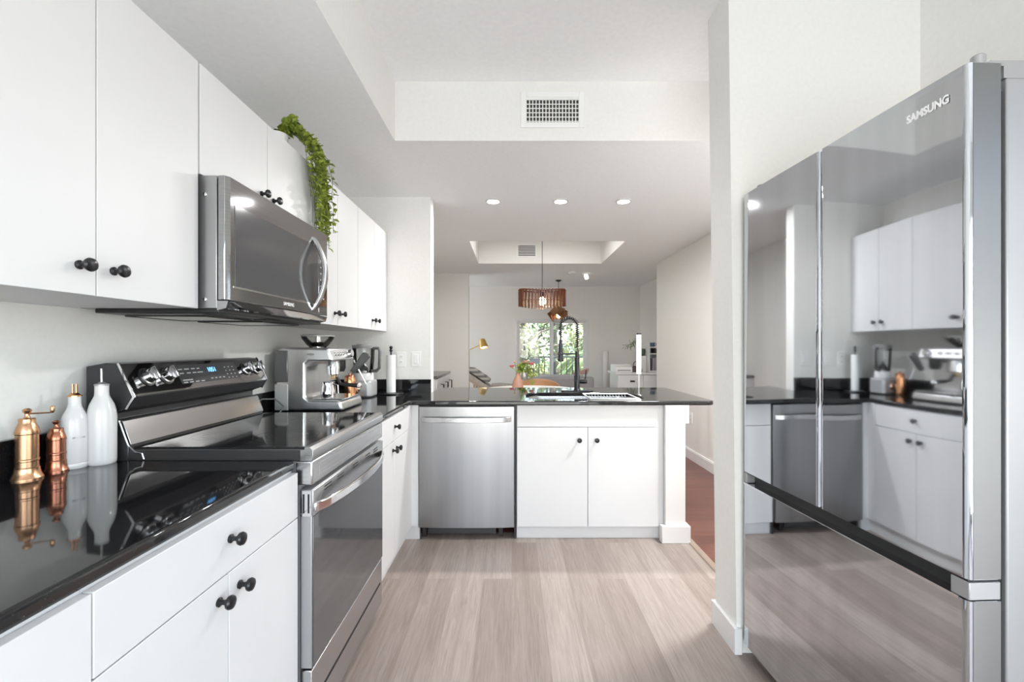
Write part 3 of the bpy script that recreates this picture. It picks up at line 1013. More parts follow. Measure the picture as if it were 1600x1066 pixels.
dn = build('door', MB().prism(door_profile(.0, SPL - .003), 'z', .748, FH), FRIDGE, t, smooth=50)
df = build('door', MB().prism(door_profile(SPL + .003, FW), 'z', .748, FH), FRIDGE, t, smooth=50)
dz = build('freezer_drawer', MB().prism(door_profile(0, FW), 'z', .06, .702), FRIDGE, t, smooth=50)
EDGE = mat('bright satin door edge', (.24, .24, .242), .42, 1.0)
build('door_edge', MB().box(.010, .072, -.0012, 0, .749, FH - .001), EDGE, dn)
build('drawer_edge', MB().box(.010, .072, -.0012, 0, .062, .701), EDGE, dz)
build('handle_recess', MB().box(.036, .074, .04, FW - .02, .700, .752), BLACKP, t)
build('recess_lip', MB().box(-.001, .004, .02, FW - .004, .698, .704), CHROME, dz)
build('recess_end', MB().box(.002, .073, 0, .04, .704, .742), FRIDGE_SIDE, t, .002)
build('recess_end', MB().box(.002, .073, FW - .02, FW, .704, .744), FRIDGE_SIDE, t, .002)
build('door_lip', MB().box(.004, .072, .005, FW - .005, .742, .748), BLACKP, t)
for y in (.008, FW - .06):
    hg = build('hinge_cover', MB().prism([(.045, 1.852), (.060, 1.862), (.25, 1.866), (.30, 1.825), (.090, 1.825), (.090, 1.851), (.045, 1.851)], 'y', y, y + .022), FRIDGE_SIDE, t, .003)
    build('hinge_pin', MB().lathe([(.013, 1.835), (.013, 1.874), (.010, 1.877)], .042, y + .010, 0, 16), FRIDGE_SIDE, hg)
lg = text_part('logo_lettering', 'SAMSUNG', .026, LETTER, t, (-.0022, .090, 1.795), (PI / 2, 0, -PI / 2), .0004, sx=.86, weight=.0010)

# ------------------------------------------------------------------ things on the near counter
def pepper_mill(x, y, r, rb, hk, ds, m, label, crank):
    t = thing('spice_mill', (x, y, CT), label, 'mill')
    base = [(rb, 0), (rb, .004), (rb * .87, .012), (r * 1.08, .024), (r * 1.08, .030), (r, .032), (r, .046), (r * 1.06, .048), (r * 1.06, .052), (r, .054),
            (r, .108 * hk), (r * 1.07, .110 * hk), (r * 1.07, .115 * hk)]
    build('body', MB().lathe(base, x, y, CT), m, t, smooth=22)
    z = .115 * hk
    build('dome', MB().lathe([(r * 1.03, z), (r * 1.0, z + .006 * ds), (r * .80, z + .020 * ds), (r * .72, z + .024 * ds), (r * .72, z + .034 * ds), (r * .66, z + .036 * ds), (r * .2, z + .037 * ds)], x, y, CT), m, t)
    build('top_knob', MB().lathe([(r * .34, z + .036 * ds), (r * .22, z + .042 * ds), (r * .22, z + .048 * ds), (r * .40, z + .054 * ds), (r * .42, z + .059 * ds), (r * .2, z + .063 * ds)], x, y, CT, 16), m, t)
    if crank:
        a = build('crank_arm', MB().tube([(x, y, CT + z + .046), (x + .036, y + .020, CT + z + .046), (x + .042, y + .024, CT + z + .047)], [.0024, .002, .0024], 8), m, t)
        build('crank_knob', MB().lathe([(.003, z + .045), (.005, z + .049), (.005, z + .060), (.003, z + .064)], x + .042, y + .024, CT, 12), m, a)
    return t


pepper_mill(-1.267, 1.189, .0228, .0322, 1.08, .95, BRONZE, 'tall golden copper crank mill at the wall end of the counter', True)
pepper_mill(-1.264, 1.262, .0205, .0270, .80, .78, COPPER2, 'short reddish copper mill between the tall mill and the white bottles', False)

bx, by = -1.252, 1.303
t = thing('oil_bottle', (bx, by, CT), 'white ceramic bottle with twin copper spouts and faint grey word', 'bottle')
build('body', MB().lathe([(.029, 0), (.031, .004), (.0315, .012), (.0302, .015), (.0315, .018), (.0315, .118), (.030, .134), (.026, .150), (.0195, .164), (.0155, .174), (.0142, .184), (.014, .203)], bx, by, CT), CERAMIC, t)
s_ = build('stopper', MB().lathe([(.017, .203), (.017, .206), (.012, .208), (.008, .213)], bx, by, CT, 20), COPPER, t)
for dx in (-.0040, .0040):
    build('spout', MB().tube([(bx + dx * .7, by + dx * .7, CT + .21), (bx + dx * .7, by + dx * .7, CT + .238)], .0023, 8), COPPER, s_)
an = math.radians(60)
o = text_part('word_print', 'VINEGAR', .0070, mat('faint grey print', (.5, .5, .5), .5), t, (bx + .0303 * math.sin(an), by - .0303 * math.cos(an), CT + .088), (PI / 2, 0, an), .0012)

bx, by = -1.214, 1.347
t = thing('oil_bottle', (bx, by, CT), 'larger plain white ceramic bottle with dark stopper and single spout', 'bottle')
build('body', MB().lathe([(.032, 0), (.0345, .004), (.0350, .015), (.0350, .135), (.0335, .155), (.029, .174), (.022, .190), (.0178, .200), (.0168, .210), (.0168, .230)], bx, by, CT), CERAMIC, t)
s_ = build('stopper', MB().lathe([(.0178, .230), (.0178, .235), (.011, .237), (.005, .241)], bx, by, CT, 20), FRIDGE_SIDE, t)
build('spout', MB().tube([(bx, by, CT + .238), (bx - .001, by, CT + .280)], .0029, 8), CHROME, s_)

# ------------------------------------------------------------------ things on the far counter
Y0, Y1 = 2.43, 2.765
t = thing('espresso_machine', (-1.09, 2.6, CT), 'brushed steel espresso machine with bean hopper past the stove', 'coffee machine')
sil = [(-1.262, CT), (-1.262, 1.20), (-1.252, 1.228), (-1.225, 1.240), (-.985, 1.236), (-.955, 1.165), (-1.085, 1.165), (-1.105, 1.15), (-1.105, .975), (-1.085, .957), (-.935, .955), (-.915, .945), (-.905, CT)]
build('body', MB().prism([(x, z + .002) for x, z in sil], 'y', Y0, Y1), steel('bright brushed steel', (.78, .78, .785), .3, (3, 3, .25)), t, .012, seg=3)
build('water_tank', MB().box(-1.268, -1.195, Y0 - .004, Y0 + .10, 1.055, 1.225), mat('grey smoked tank', (.14, .14, .145), .15, .3), t, .006)
build('tank_base', MB().box(-1.268, -1.195, Y0 - .003, Y0 + .10, CT + .004, 1.045), mat('pale grey tank base', (.55, .55, .55), .4), t, .004)
hp_ = build('bean_hopper', MB().lathe([(.045, 1.238), (.046, 1.245), (.060, 1.256), (.085, 1.290), (.088, 1.303)], -1.10, 2.58, 0), JAR, t)
build('beans', MB().lathe([(.030, 1.247), (.040, 1.256), (.044, 1.266), (.02, 1.272)], -1.10, 2.58, 0), BEANS, hp_)
build('hopper_lid', MB().lathe([(.090, 1.303), (.090, 1.309), (.08, 1.313), (.02, 1.314)], -1.10, 2.58, 0), mat('smoke grey lid', (.40, .40, .40), .25), hp_)
build('hopper_core', MB().lathe([(.016, 1.24), (.016, 1.303)], -1.10, 2.58, 0, 14), CHROME, hp_)
build('badge', MB().prism([(-1.075 + .020 * math.cos(k * PI / 10), 1.205 + .0065 * math.sin(k * PI / 10)) for k in range(20)], 'y', Y0 - .003, Y0 + .001), CHROME, t)
build('group_head', MB().lathe([(.036, 1.12), (.036, 1.145), (.03, 1.168)], -1.005, 2.56, 0), CHROME, t)
build('grind_chute', MB().lathe([(.026, 1.10), (.034, 1.12), (.034, 1.168)], -1.015, 2.68, 0), BLACKP, t)
pf_ = build('portafilter', MB().lathe([(.026, 1.085), (.034, 1.092), (.034, 1.12)], -1.005, 2.56, 0), CHROME, t)
build('handle', MB().tube([(-.985, 2.56, 1.075), (-.965, 2.56, 1.038), (-.93, 2.56, 1.032), (-.862, 2.56, 1.026)], [.007, .009, .011, .012], 10), BLACKP, pf_)
build('handle_cap', MB().turn([(.013, 0), (.016, .003), (.016, .008), (.013, .010)], (-.862, 2.56, 1.026), (.85, -.5, 0), 18), CHROME, pf_)
build('spout', MB().box(-1.015, -.99, 2.545, 2.575, 1.062, 1.088), mat('brass spout', (.50, .36, .2), .3, .8), pf_, .003)
build('drip_tray', MB().box(-1.075, -.912, Y0 + .02, Y1 - .02, .957, .964), CHROME, t, .002)
dial = build('steam_dial', MB().turn([(.020, 0), (.023, .004), (.023, .02), (.02, .024)], (-.968, Y1 - .07, 1.205), (.9, 0, .1), 20), CHROME, t)
build('steam_wand', MB().tube([(-.955, Y1 - .02, 1.165), (-.94, Y1 - .01, 1.13), (-.89, Y1, 1.03), (-.885, Y1, 1.02)], [.005, .004, .004, .003], 8), CHROME, t)
build('steam_lever', MB().prism([(-.968, 1.10), (-.945, 1.085), (-.845, 1.185), (-.855, 1.205), (-.89, 1.212)], 'y', Y1 - .055, Y1 - .025), mat('dark grey lever', (.09, .09, .09), .4), t, .006)
mb = MB()
for i in range(4):
    m_ = MB().turn([(.010, 0), (.009, .004), (.004, .0045)], (-.967 - .0003 * i, Y0 + .06 + .04 * i, 1.205), (.93, 0, .37), 14)
    mb.add(m_.v, m_.f)
build('button_row', mb, CHROME, t)

t = thing('milk_pitcher', (-1.005, 2.475, .9645), 'small steel milk pitcher standing on the espresso drip tray', 'pitcher')
px, py, pz = -1.005, 2.49, .9645
ORG[t.name] = Vector((px, py, pz))
t.location = (px, py, pz)
build('body', MB().lathe([(.036, 0), (.039, .005), (.040, .03), (.037, .055), (.034, .075), (.036, .09), (.034, .09), (.030, .07), (.03, .01)], px, py, pz), CHROME, t)
build('handle', MB().tube([(px + .033, py - .012, pz + .078), (px + .06, py - .02, pz + .072), (px + .062, py - .02, pz + .03), (px + .036, py - .012, pz + .02)], .004, 8), CHROME, t)

px, py = -1.03, 3.16
t = thing('blender', (px, py, CT), 'food processor with clear jug and silver base beside the paper towels', 'blender')
bs = build('motor_base', MB().prism(rrect(px - .085, px + .075, py - .085, py + .085, .03), 'z', CT + .001, CT + .115), mat('pearl silver base', (.52, .52, .53), .35, .4), t, .012)
build('control_dial', MB().turn([(.030, 0), (.030, .006), (.026, .012), (.02, .014)], (px - .02, py - .085, CT + .058), (0, -1, 0), 24), CHROME, bs)
build('collar', MB().lathe([(.066, .115), (.068, .12), (.066, .155), (.06, .165)], px, py, CT), PLASTIC_W, t)
j = build('jug', MB().lathe([(.056, .165), (.064, .175), (.072, .26), (.075, .335), (.072, .335), (.069, .26), (.06, .178)], px, py, CT), JAR, t)
build('jug_handle', MB().tube([(px + .07, py - .02, CT + .335), (px + .115, py - .03, CT + .335), (px + .122, py - .03, CT + .31), (px + .118, py - .03, CT + .20), (px + .095, py - .025, CT + .178), (px + .058, py - .015, CT + .178)], .011, 10), mat('smoke grey handle', (.16, .16, .16), .3), j)
build('lid', MB().lathe([(.076, .335), (.078, .345), (.078, .356), (.05, .358), (.048, .362), (.02, .362)], px, py, CT), mat('grey jug lid', (.25, .25, .25), .3), j)
build('blade_hub', MB().lathe([(.04, .168), (.035, .2), (.012, .23), (.01, .25)], px, py, CT), CHROME, j)

px, py = -1.075, 3.02
t = thing('copper_canister', (px, py, CT), 'ribbed copper canister between the espresso machine and the blender', 'canister')
build('body', MB().lathe([(.034, 0)] + [(.036 + .002 * (k % 2), .008 + .012 * k) for k in range(11)] + [(.033, .142)], px, py, CT), COPPER, t)
build('lid', MB().lathe([(.034, .142), (.034, .15), (.03, .156), (.01, .158), (.01, .168), (.004, .17)], px, py, CT), COPPER2, t)

px, py = -.885, 3.33
t = thing('paper_towel_holder', (px, py, CT), 'black upright paper towel stand in front of the light switches', 'holder')
build('base_plate', MB().lathe([(.088, 0), (.092, .004), (.088, .009), (.02, .012)], px, py, CT), BLACKM, t)
build('rod', MB().lathe([(.006, .01), (.006, .305), (.010, .31), (.013, .32), (.008, .328), (.013, .337), (.011, .347), (.003, .352)], px, py, CT, 14), BLACKM, t)
t = tag(build('paper_towel_roll', MB().lathe([(.012, .013), (.033, .013), (.033, .285), (.012, .285)], px, py, CT), PAPER), 'narrow white paper towel roll on the black stand', 'paper towel')

tag(build('power_cord', MB().tube([(-1.275, 2.20, CT + .004), (-1.22, 2.25, CT + .004), (-1.19, 2.33, CT + .005), (-1.205, 2.40, CT + .03), (-1.25, 2.40, CT + .07), (-1.285, 2.34, CT + .075), (-1.292, 2.28, CT + .06)], .0035, 8), mat('grey cord', (.18, .18, .18), .5)),
    'grey appliance cord looped beside the espresso machine', 'cord')

# trailing plant on the cabinet
px, py, pz = -1.045, 2.02, UZ1
t = thing('trailing_plant', (px, py, pz), 'green trailing vine in white pot hanging down over the microwave', 'plant')
build('pot', MB().lathe([(.036, 0), (.048, .075), (.050, .08), (.044, .08), (.04, .06)], px, py, pz), CERAMIC, t)
build('soil', MB().lathe([(.042, .062), (.044, .07), (.01, .072)], px, py, pz), BEANS, t)
rnd = random.Random(3)
stems = MB()
lv = MB()
for i in range(30):
    ax_ = rnd.uniform(-.06, .06)
    ex_ = rnd.uniform(.015, .075)
    bot_ = rnd.choice([rnd.uniform(.06, .2), rnd.uniform(.15, .30), rnd.uniform(.24, .335)])
    top_ = rnd.uniform(.07, .145)
    p0 = Vector((px + rnd.uniform(-.02, .02), py + rnd.uniform(-.02, .02), pz + .07))
    yo = 2.135 + ax_ * 1.6
    pts = [p0, Vector((px + .035, .5 * (py + yo), pz + .07 + top_ * .8)), Vector((XU + ex_ * .7, yo, pz + top_ * .55)), Vector((XU + ex_, yo + .01, pz - .05))]
    k = 4
    z = pz - .05
    while z > pz - bot_ - .01:
        z -= .04
        pts.append(Vector((XU + max(.008, ex_ * (1 - .5 * (pz - z) / .4)) + rnd.uniform(-.005, .005), yo + .012 + rnd.uniform(-.012, .012) + (pz - z) * .22, z)))
    stems.tube(pts, .0014, 5)
    for a, b_ in zip(pts, pts[1:]):
        nl = max(2, int((b_ - a).length / .0125))
        for q in range(nl):
            p = a.lerp(b_, (q + rnd.random()) / nl)
            an = rnd.uniform(-PI, PI)
            d = Vector((.45 + .6 * rnd.random(), math.sin(an) * .9, -.35 + .75 * math.cos(an)))
            if p.z > pz - .01:
                d.z += .25
            elif p.x + d.x * .02 < XU + .01:
                d.x = abs(d.x)
            L = rnd.uniform(.021, .037)
            lv.leaf(p, d, (rnd.uniform(-.3, 1), rnd.uniform(-.5, .5), 1), L, L * .62)
build('stems', stems, mat('olive stem', (.10, .13, .03), .6), t)
build('foliage', lv, LEAF, t, smooth=0, recalc=False)

# ------------------------------------------------------------------ vents, plates
t = thing('vent_grille', (.225, Y_TRAYF, 2.55), 'white air vent grille on the front face of the kitchen tray', 'vent', 'air vents')
vx0, vx1, vz0, vz1 = .078, .368, 2.478, 2.616
build('frame', MB().box(vx0 - .03, vx0, Y_TRAYF - .008, Y_TRAYF, vz0 - .03, vz1 + .03).box(vx1, vx1 + .03, Y_TRAYF - .008, Y_TRAYF, vz0 - .03, vz1 + .03)
      .box(vx0, vx1, Y_TRAYF - .008, Y_TRAYF, vz0 - .03, vz0).box(vx0, vx1, Y_TRAYF - .008, Y_TRAYF, vz1, vz1 + .03), PLASTIC_W, t, .002)
build('duct_backing', MB().box(vx0, vx1, Y_TRAYF - .0015, Y_TRAYF, vz0, vz1), mat('dark duct', (.05, .048, .04), .7), t)
mb = MB()
for k in range(17):
    x = vx0 + (vx1 - vx0) * (k + .0) / 16
    mb.box(x - .0026, x + .0026, Y_TRAYF - .007, Y_TRAYF - .0045, vz0, vz1)
build('vertical_slats', mb, PLASTIC_W, t, smooth=0)
mb = MB()
for k in range(6):
    z = vz0 + .003 + (vz1 - vz0 - .02) * k / 5
    mb.prism([(Y_TRAYF - .0045, z), (Y_TRAYF - .0045, z + .003), (Y_TRAYF - .0016, z + .007), (Y_TRAYF - .0016, z + .004)], 'x', vx0, vx1)
mb.box(vx0, vx1, Y_TRAYF - .0045, Y_TRAYF - .003, vz1 - .016, vz1)
build('level_slats', mb, PLASTIC_W, t, smooth=0)

t = thing('vent_grille', (.2, 6.2, 2.55), 'small dark slatted air vent in the dining ceiling tray', 'vent', 'air vents')
vx0, vx1, vz0, vz1 = .085, .318, 2.482, 2.622
build('frame', MB().box(vx0 - .02, vx1 + .02, 6.19, 6.20, vz0 - .02, vz0).box(vx0 - .02, vx1 + .02, 6.19, 6.20, vz1, vz1 + .02).box(vx0 - .02, vx0, 6.19, 6.20, vz0, vz1).box(vx1, vx1 + .02, 6.19, 6.20, vz0, vz1), PLASTIC_W, t)
build('duct_backing', MB().box(vx0, vx1, 6.197, 6.2, vz0, vz1), mat('dark duct far', (.05, .048, .04), .7), t)
mb = MB()
for k in range(6):
    z = vz0 + .012 + (vz1 - vz0 - .01) * k / 6
    mb.box(vx0, vx1, 6.190, 6.196, z, z + .009)
build('level_slats', mb, PLASTIC_W, t, smooth=0)


def plate(name, cx, face, cz, w, h, axis, label, cat, kind):
    """wall plate: axis 'y' faces -y on plane y=face; axis 'x' faces -x on plane x=face"""
    def bx_(a0, a1, d0, d1, z0, z1):
        return MB().box(a0, a1, face - d1, face - d0, z0, z1) if axis == 'y' else MB().box(face - d1, face - d0, a0, a1, z0, z1)
    loc = (cx, face, cz) if axis == 'y' else (face, cx, cz)
    t = thing(name, loc, label, cat, 'wall plates')
    build('plate', bx_(cx - w / 2, cx + w / 2, 0, .006, cz - h / 2, cz + h / 2), PLASTIC_W, t, .002)
    if kind == 'rocker':
        build('rocker', bx_(cx - .017, cx + .017, .006, .010, cz - .034, cz + .034), PLASTIC_W, t, .002)
    else:
        for dz_ in (-.02, .02):
            f = build('socket', bx_(cx - .015, cx + .015, .006, .0085, cz + dz_ - .014, cz + dz_ + .014), PLASTIC_W, t, .003)
            m_ = bx_(cx - .007, cx - .0045, .0085, .0089, cz + dz_ - .005, cz + dz_ + .005)
            m2 = bx_(cx + .0045, cx + .007, .0085, .0089, cz + dz_ - .005, cz + dz_ + .005)
            m_.add(m2.v, m2.f)
            build('slots', m_, DARK, f, smooth=0)


plate('outlet_plate', -.838, Y_WING, 1.150, .072, .115, 'y', 'white outlet plate on the stub wall, just beside the paper towels', 'outlet', 'outlet')
plate('switch_plate', -.725, Y_WING, 1.152, .070, .112, 'y', 'white switch plate on the stub wall nearest its free edge', 'light switch', 'rocker')
plate('switch_plate', 4.44, 1.98, 1.07, .075, .118, 'x', 'white switch plate on the hall wall beyond the partition', 'light switch', 'rocker')
plate('outlet_plate', 5.03, 1.98, .46, .075, .118, 'x', 'white low outlet plate on the hall wall under the counter end', 'outlet', 'outlet')

# ------------------------------------------------------------------ dining room
def cord(parent, x, y, z0, z1):
    return build('cord', MB().tube([(x, y, z0), (x, y, z1)], .004, 6), BLACKP, parent)


LX, LY = .365, 5.5
t = thing('pendant_lamp', (LX, LY, TRAY), 'reddish wood slat pendant lamp with lit bulb over the dining table', 'pendant lamp')
build('ceiling_rose', MB().lathe([(.06, 0), (.06, -.01), (.02, -.03)], LX, LY, TRAY, 20), BLACKP, t)
cord(t, LX, LY, 1.90, TRAY - .02)


def shade_pt(th):
    r = .275 * (1 - .42 * abs(math.sin(th)) ** 1.5)
    return LX + r * math.cos(th), LY + .8 * r * math.sin(th)


mb = MB()
for zc in (1.925, 1.80):
    mb.tube([(*shade_pt(2 * PI * k / 64), zc + (.012 * math.cos(4 * PI * k / 64) if zc > 1.9 else 0)) for k in range(64)], .010 if zc > 1.9 else .005, 6, closed=True)
sh = build('slat_shade', mb, WOOD_RED, t)
mb = MB()
NS = 34
for k in range(NS):
    th = 2 * PI * k / NS
    x, y = shade_pt(th)
    x2, y2 = shade_pt(th + .01)
    d = Vector((x2 - x, y2 - y, 0)).normalized()
    nn_ = Vector((-d.y, d.x, 0))
    hw, ht = d * .006, nn_ * .014
    z1_ = 1.935
    z0_ = 1.72 + .012 * math.cos(2 * th)
    q = [Vector((x, y, 0)) + a * hw + b_ * ht for a, b_ in ((-1, -1), (1, -1), (1, 1), (-1, 1))]
    mb.add([(p.x, p.y, z0_) for p in q] + [(p.x, p.y, z1_) for p in q], [(0, 1, 2, 3), (4, 5, 6, 7), (0, 1, 5, 4), (1, 2, 6, 5), (2, 3, 7, 6), (3, 0, 4, 7)])
build('slats', mb, WOOD_RED, sh, smooth=0)
build('cross_bar', MB().box(LX - .27, LX + .27, LY - .012, LY + .012, 1.905, 1.92).box(LX - .012, LX + .012, LY - .13, LY + .13, 1.905, 1.92), WOOD_RED, sh)
build('socket', MB().lathe([(.02, 1.85), (.022, 1.90), (.012, 1.92)], LX, LY, 0, 14), BLACKP, t)
build('bulb', MB().ell((LX, LY, 1.795), .045, .045, .052), BULB, t)
area_lamp('pendant_bulb_lamp', (LX, LY, 1.735), .08, 3, shape='DISK', color=(1, .72, .4))

QX, QY = .79, 7.74
t = thing('pendant_lamp', (QX, QY, CEIL), 'smaller crumpled copper plate pendant lamp in front of the window', 'pendant lamp')
build('ceiling_rose', MB().lathe([(.05, 0), (.05, -.01), (.02, -.03)], QX, QY, CEIL, 20), BLACKP, t)
cord(t, QX, QY, 1.86, CEIL - .02)
rnd = random.Random(11)
mb = MB()
for k in range(11):
    an = 2 * PI * k / 11 + rnd.uniform(-.2, .2)
    el = rnd.uniform(-.6, .8)
    c = Vector((QX + .12 * math.cos(an) * math.cos(el), QY + .12 * math.sin(an) * math.cos(el), 1.80 + .09 * math.sin(el)))
    nn_ = (c - Vector((QX, QY, 1.78))).normalized()
    nn_ = (nn_ + Vector((rnd.uniform(-.5, .5), rnd.uniform(-.5, .5), rnd.uniform(-.3, .6)))).normalized()
    a = nn_.orthogonal().normalized()
    b_ = nn_.cross(a)
    q = [c + a * rnd.uniform(.06, .09) * sx_ + b_ * rnd.uniform(.05, .085) * sy_ for sx_, sy_ in ((-1, -1), (1, -1), (1, 1), (-1, 1))]
    mb.add(q + [p + nn_ * .003 for p in q], [(0, 1, 2, 3), (4, 5, 6, 7), (0, 1, 5, 4), (1, 2, 6, 5), (2, 3, 7, 6), (3, 0, 4, 7)])
build('plate_shade', mb, mat('brown copper plate', (.30, .14, .07), .35, .6), t, smooth=0)
build('socket', MB().lathe([(.018, 1.82), (.02, 1.86), (.01, 1.87)], QX, QY, 0, 12), BLACKP, t)
build('bulb', MB().ell((QX, QY, 1.775), .035, .035, .045), BULB, t)

# round dining table, chairs, vase
TX, TY = .22, 5.35
t = thing('dining_table', (TX, TY, 0), 'round white dining table behind the peninsula under the slat lamp', 'table')
build('tabletop', MB().lathe([(.54, .715), (.555, .725), (.555, .738), (.545, .745), (.2, .7451)], TX, TY, 0, 48), PLASTIC_W, t)
build('pedestal', MB().lathe([(.30, 0), (.30, .015), (.10, .05), (.05, .15), (.045, .6), (.08, .69), (.14, .715)], TX, TY, 0, 28), PLASTIC_W, t)


def bent_chair(x, y, rz, label):
    t = thing('dining_chair', (x, y, 0), label, 'chair', 'chairs around the dining table', rotz=rz, local=True)
    build('seat', MB().prism(rrect(-.22, .22, -.21, .21, .09), 'z', .44, .465), BEIGEFAB, t, .008)
    pts = []
    for k in range(15):
        an = PI * k / 14
        pts.append((.27 * math.cos(an), -.02 + .23 * math.sin(an)))
    mb = MB()
    vs_, fs = [], []
    for k, (x_, y_) in enumerate(pts):
        u_ = math.sin(PI * k / 14)
        zt, zb = .70 + .10 * u_ ** .8, .675 - .015 * u_
        for (dx, z) in ((0, zb), (0, zt), (.018, zt), (.018, zb)):
            d = Vector((x_, y_ + .02, 0)).normalized() * dx
            vs_.append((x_ + d.x, y_ + d.y, z))
    for k in range(14):
        for j in range(4):
            fs.append((k * 4 + j, k * 4 + (j + 1) % 4, k * 4 + 4 + (j + 1) % 4, k * 4 + 4 + j))
    fs += [(0, 1, 2, 3), (56, 57, 58, 59)]
    mb.add(vs_, fs)
    build('backrest', mb, WOOD_TAN, t, .004)
    for sx_, sy_ in ((-1, -1), (1, -1), (1, 1), (-1, 1)):
        top = .68 if sy_ > 0 else .69
        build('leg', MB().tube([(.22 * sx_, .19 * sy_, 0), (.19 * sx_, .165 * sy_, .44), (.262 * sx_ if sy_ < 0 else .17 * sx_, -.03 if sy_ < 0 else .185, top)], [.012, .015, .011], 8), WOOD_TAN, t)
    return t


bent_chair(.36, 6.10, 0, 'tan bent wood chair on the window side of the round table, behind the vase')

VX, VY = .065, 5.12
t = thing('vase', (VX, VY, .7452), 'dusty pink ceramic bottle vase standing on the dining table', 'vase')
build('body', MB().lathe([(.05, 0), (.060, .01), (.064, .06), (.058, .11), (.034, .155), (.022, .185), (.026, .205), (.020, .205), (.016, .18)], VX, VY, .7452), TERRA, t)
fl = [(-.068, .00, .275, PINK, .040, 'pink tulip leaning out toward the lamp side of the vase'),
      (-.035, .02, .335, BLUSH, .022, 'small pale pink bud on a thin stem, topmost at the tulip side'),
      (.150, .015, .305, PINK, .042, 'pink blossom leaning toward the window side of the vase'),
      (.085, -.02, .325, BLUSH, .046, 'blush peony blossom in the upper middle of the bouquet')]
for (dx, dy, h_, m_, r_, lb) in fl:
    t = thing('flower', (VX, VY, .7452), lb, 'flower', 'flowers in the pink vase')
    z0_ = .7452
    build('stem', MB().tube([(VX + dx * .05, VY + dy * .05, z0_ + .12), (VX + dx * .12, VY + dy * .12, z0_ + .207), (VX + dx * .55, VY + dy, z0_ + .25), (VX + dx, VY + dy, z0_ + h_ - .01)], .004, 6), LEAF, t)
    mb = MB()
    rnd = random.Random(int(1000 * h_))
    for k in range(14):
        an = 2 * PI * k / 14 * 2.4
        d = Vector((math.cos(an) * .7, math.sin(an) * .7, .3 + .7 * rnd.random()))
        mb.leaf((VX + dx, VY + dy, z0_ + h_ - .012), d, (0, 0, 1), r_ * rnd.uniform(.9, 1.25), r_ * .9)
    build('petals', mb, m_, t, smooth=0, recalc=False)
t = thing('greenery_sprig', (VX, VY, .7452), 'leafy green sprig arching out of the pink vase toward the window', 'sprig')
mb, ms = MB(), MB()
rnd = random.Random(5)
for (dx, h_) in ((.045, .31), (.13, .23), (.20, .17), (.02, .28), (.17, .10), (.07, .27), (.10, .30)):
    pts = [Vector((VX + dx * .04, VY, .7452 + .13)), Vector((VX + dx * .1, VY - .004, .7452 + .207)), Vector((VX + dx * .6, VY - .02, .7452 + .19 + h_ * .25)), Vector((VX + dx, VY - .03, .7452 + h_))]
    ms.tube(pts, .0025, 5)
    for k in range(14):
        p = pts[2].lerp(pts[3], k / 13) if k > 4 else pts[1].lerp(pts[2], .5 + k / 10)
        mb.leaf(p, (rnd.uniform(-1, 1), rnd.uniform(-1, 1), rnd.uniform(-.5, 1)), (0, 0, 1), .050, .030)
build('stems', ms, LEAF, t)
build('leaves', mb, LEAF, t, smooth=0, recalc=False)

# sideboard left of the dining table
t = thing('sideboard', (-1.1, 5.9, 0), 'pale grey sideboard with dark top and black bar handles behind the stub wall', 'sideboard')
build('carcass', MB().box(-1.315, -.90, 5.335, 6.45, .08, .868), mat('pale grey lacquer', (.62, .62, .63), .3, .3), t, .003)
build('top', MB().box(-1.318, -.872, 5.32, 6.46, .868, .90), mat('dark sideboard top', (.10, .10, .105), .2), t, .004)
build('plinth', MB().box(-1.30, -.93, 5.36, 6.43, 0, .08), BLACKP, t)
for i in range(3):
    a, b_ = 5.34 + .37 * i, 5.34 + .37 * (i + 1)
    d = build('door', MB().box(-.90, -.880, a + .003, b_ - .003, .09, .862), mat('pale grey door', (.66, .66, .67), .25, .4), t, .002)
    build('bar_handle', MB().tube([(-.878, b_ - .07, .78), (-.845, b_ - .07, .78), (-.845, b_ - .07, .58), (-.878, b_ - .07, .58)], .008, 8), BLACKM, d)

# ------------------------------------------------------------------ living room
bxm, bym = -.735, 7.8
t = thing('floor_lamp', (bxm, bym, 0), 'slim brass floor lamp with lit cone head beside the lounge chair', 'floor lamp')
build('base', MB().lathe([(.13, 0), (.13, .012), (.02, .02)], bxm, bym, 0, 28), BRASS, t)
build('pole', MB().tube([(bxm, bym, .015), (bxm, bym, 1.185), (bxm + .02, bym, 1.20), (bxm + .19, bym, 1.275)], .008, 8), BRASS, t)
hd = build('lamp_shade', MB().turn([(.035, -.07), (.050, -.06), (.082, .09), (.078, .09), (.045, -.05)], (bxm + .235, bym - .01, 1.31), (.22, -.25, -.9), 22), BRASS, t)
build('bulb', MB().turn([(.060, .07), (.05, .082), (.01, .084)], (bxm + .235, bym - .01, 1.31), (.22, -.25, -.9), 18), emit('warm lamp disc', (1, .85, .6), 5), hd)

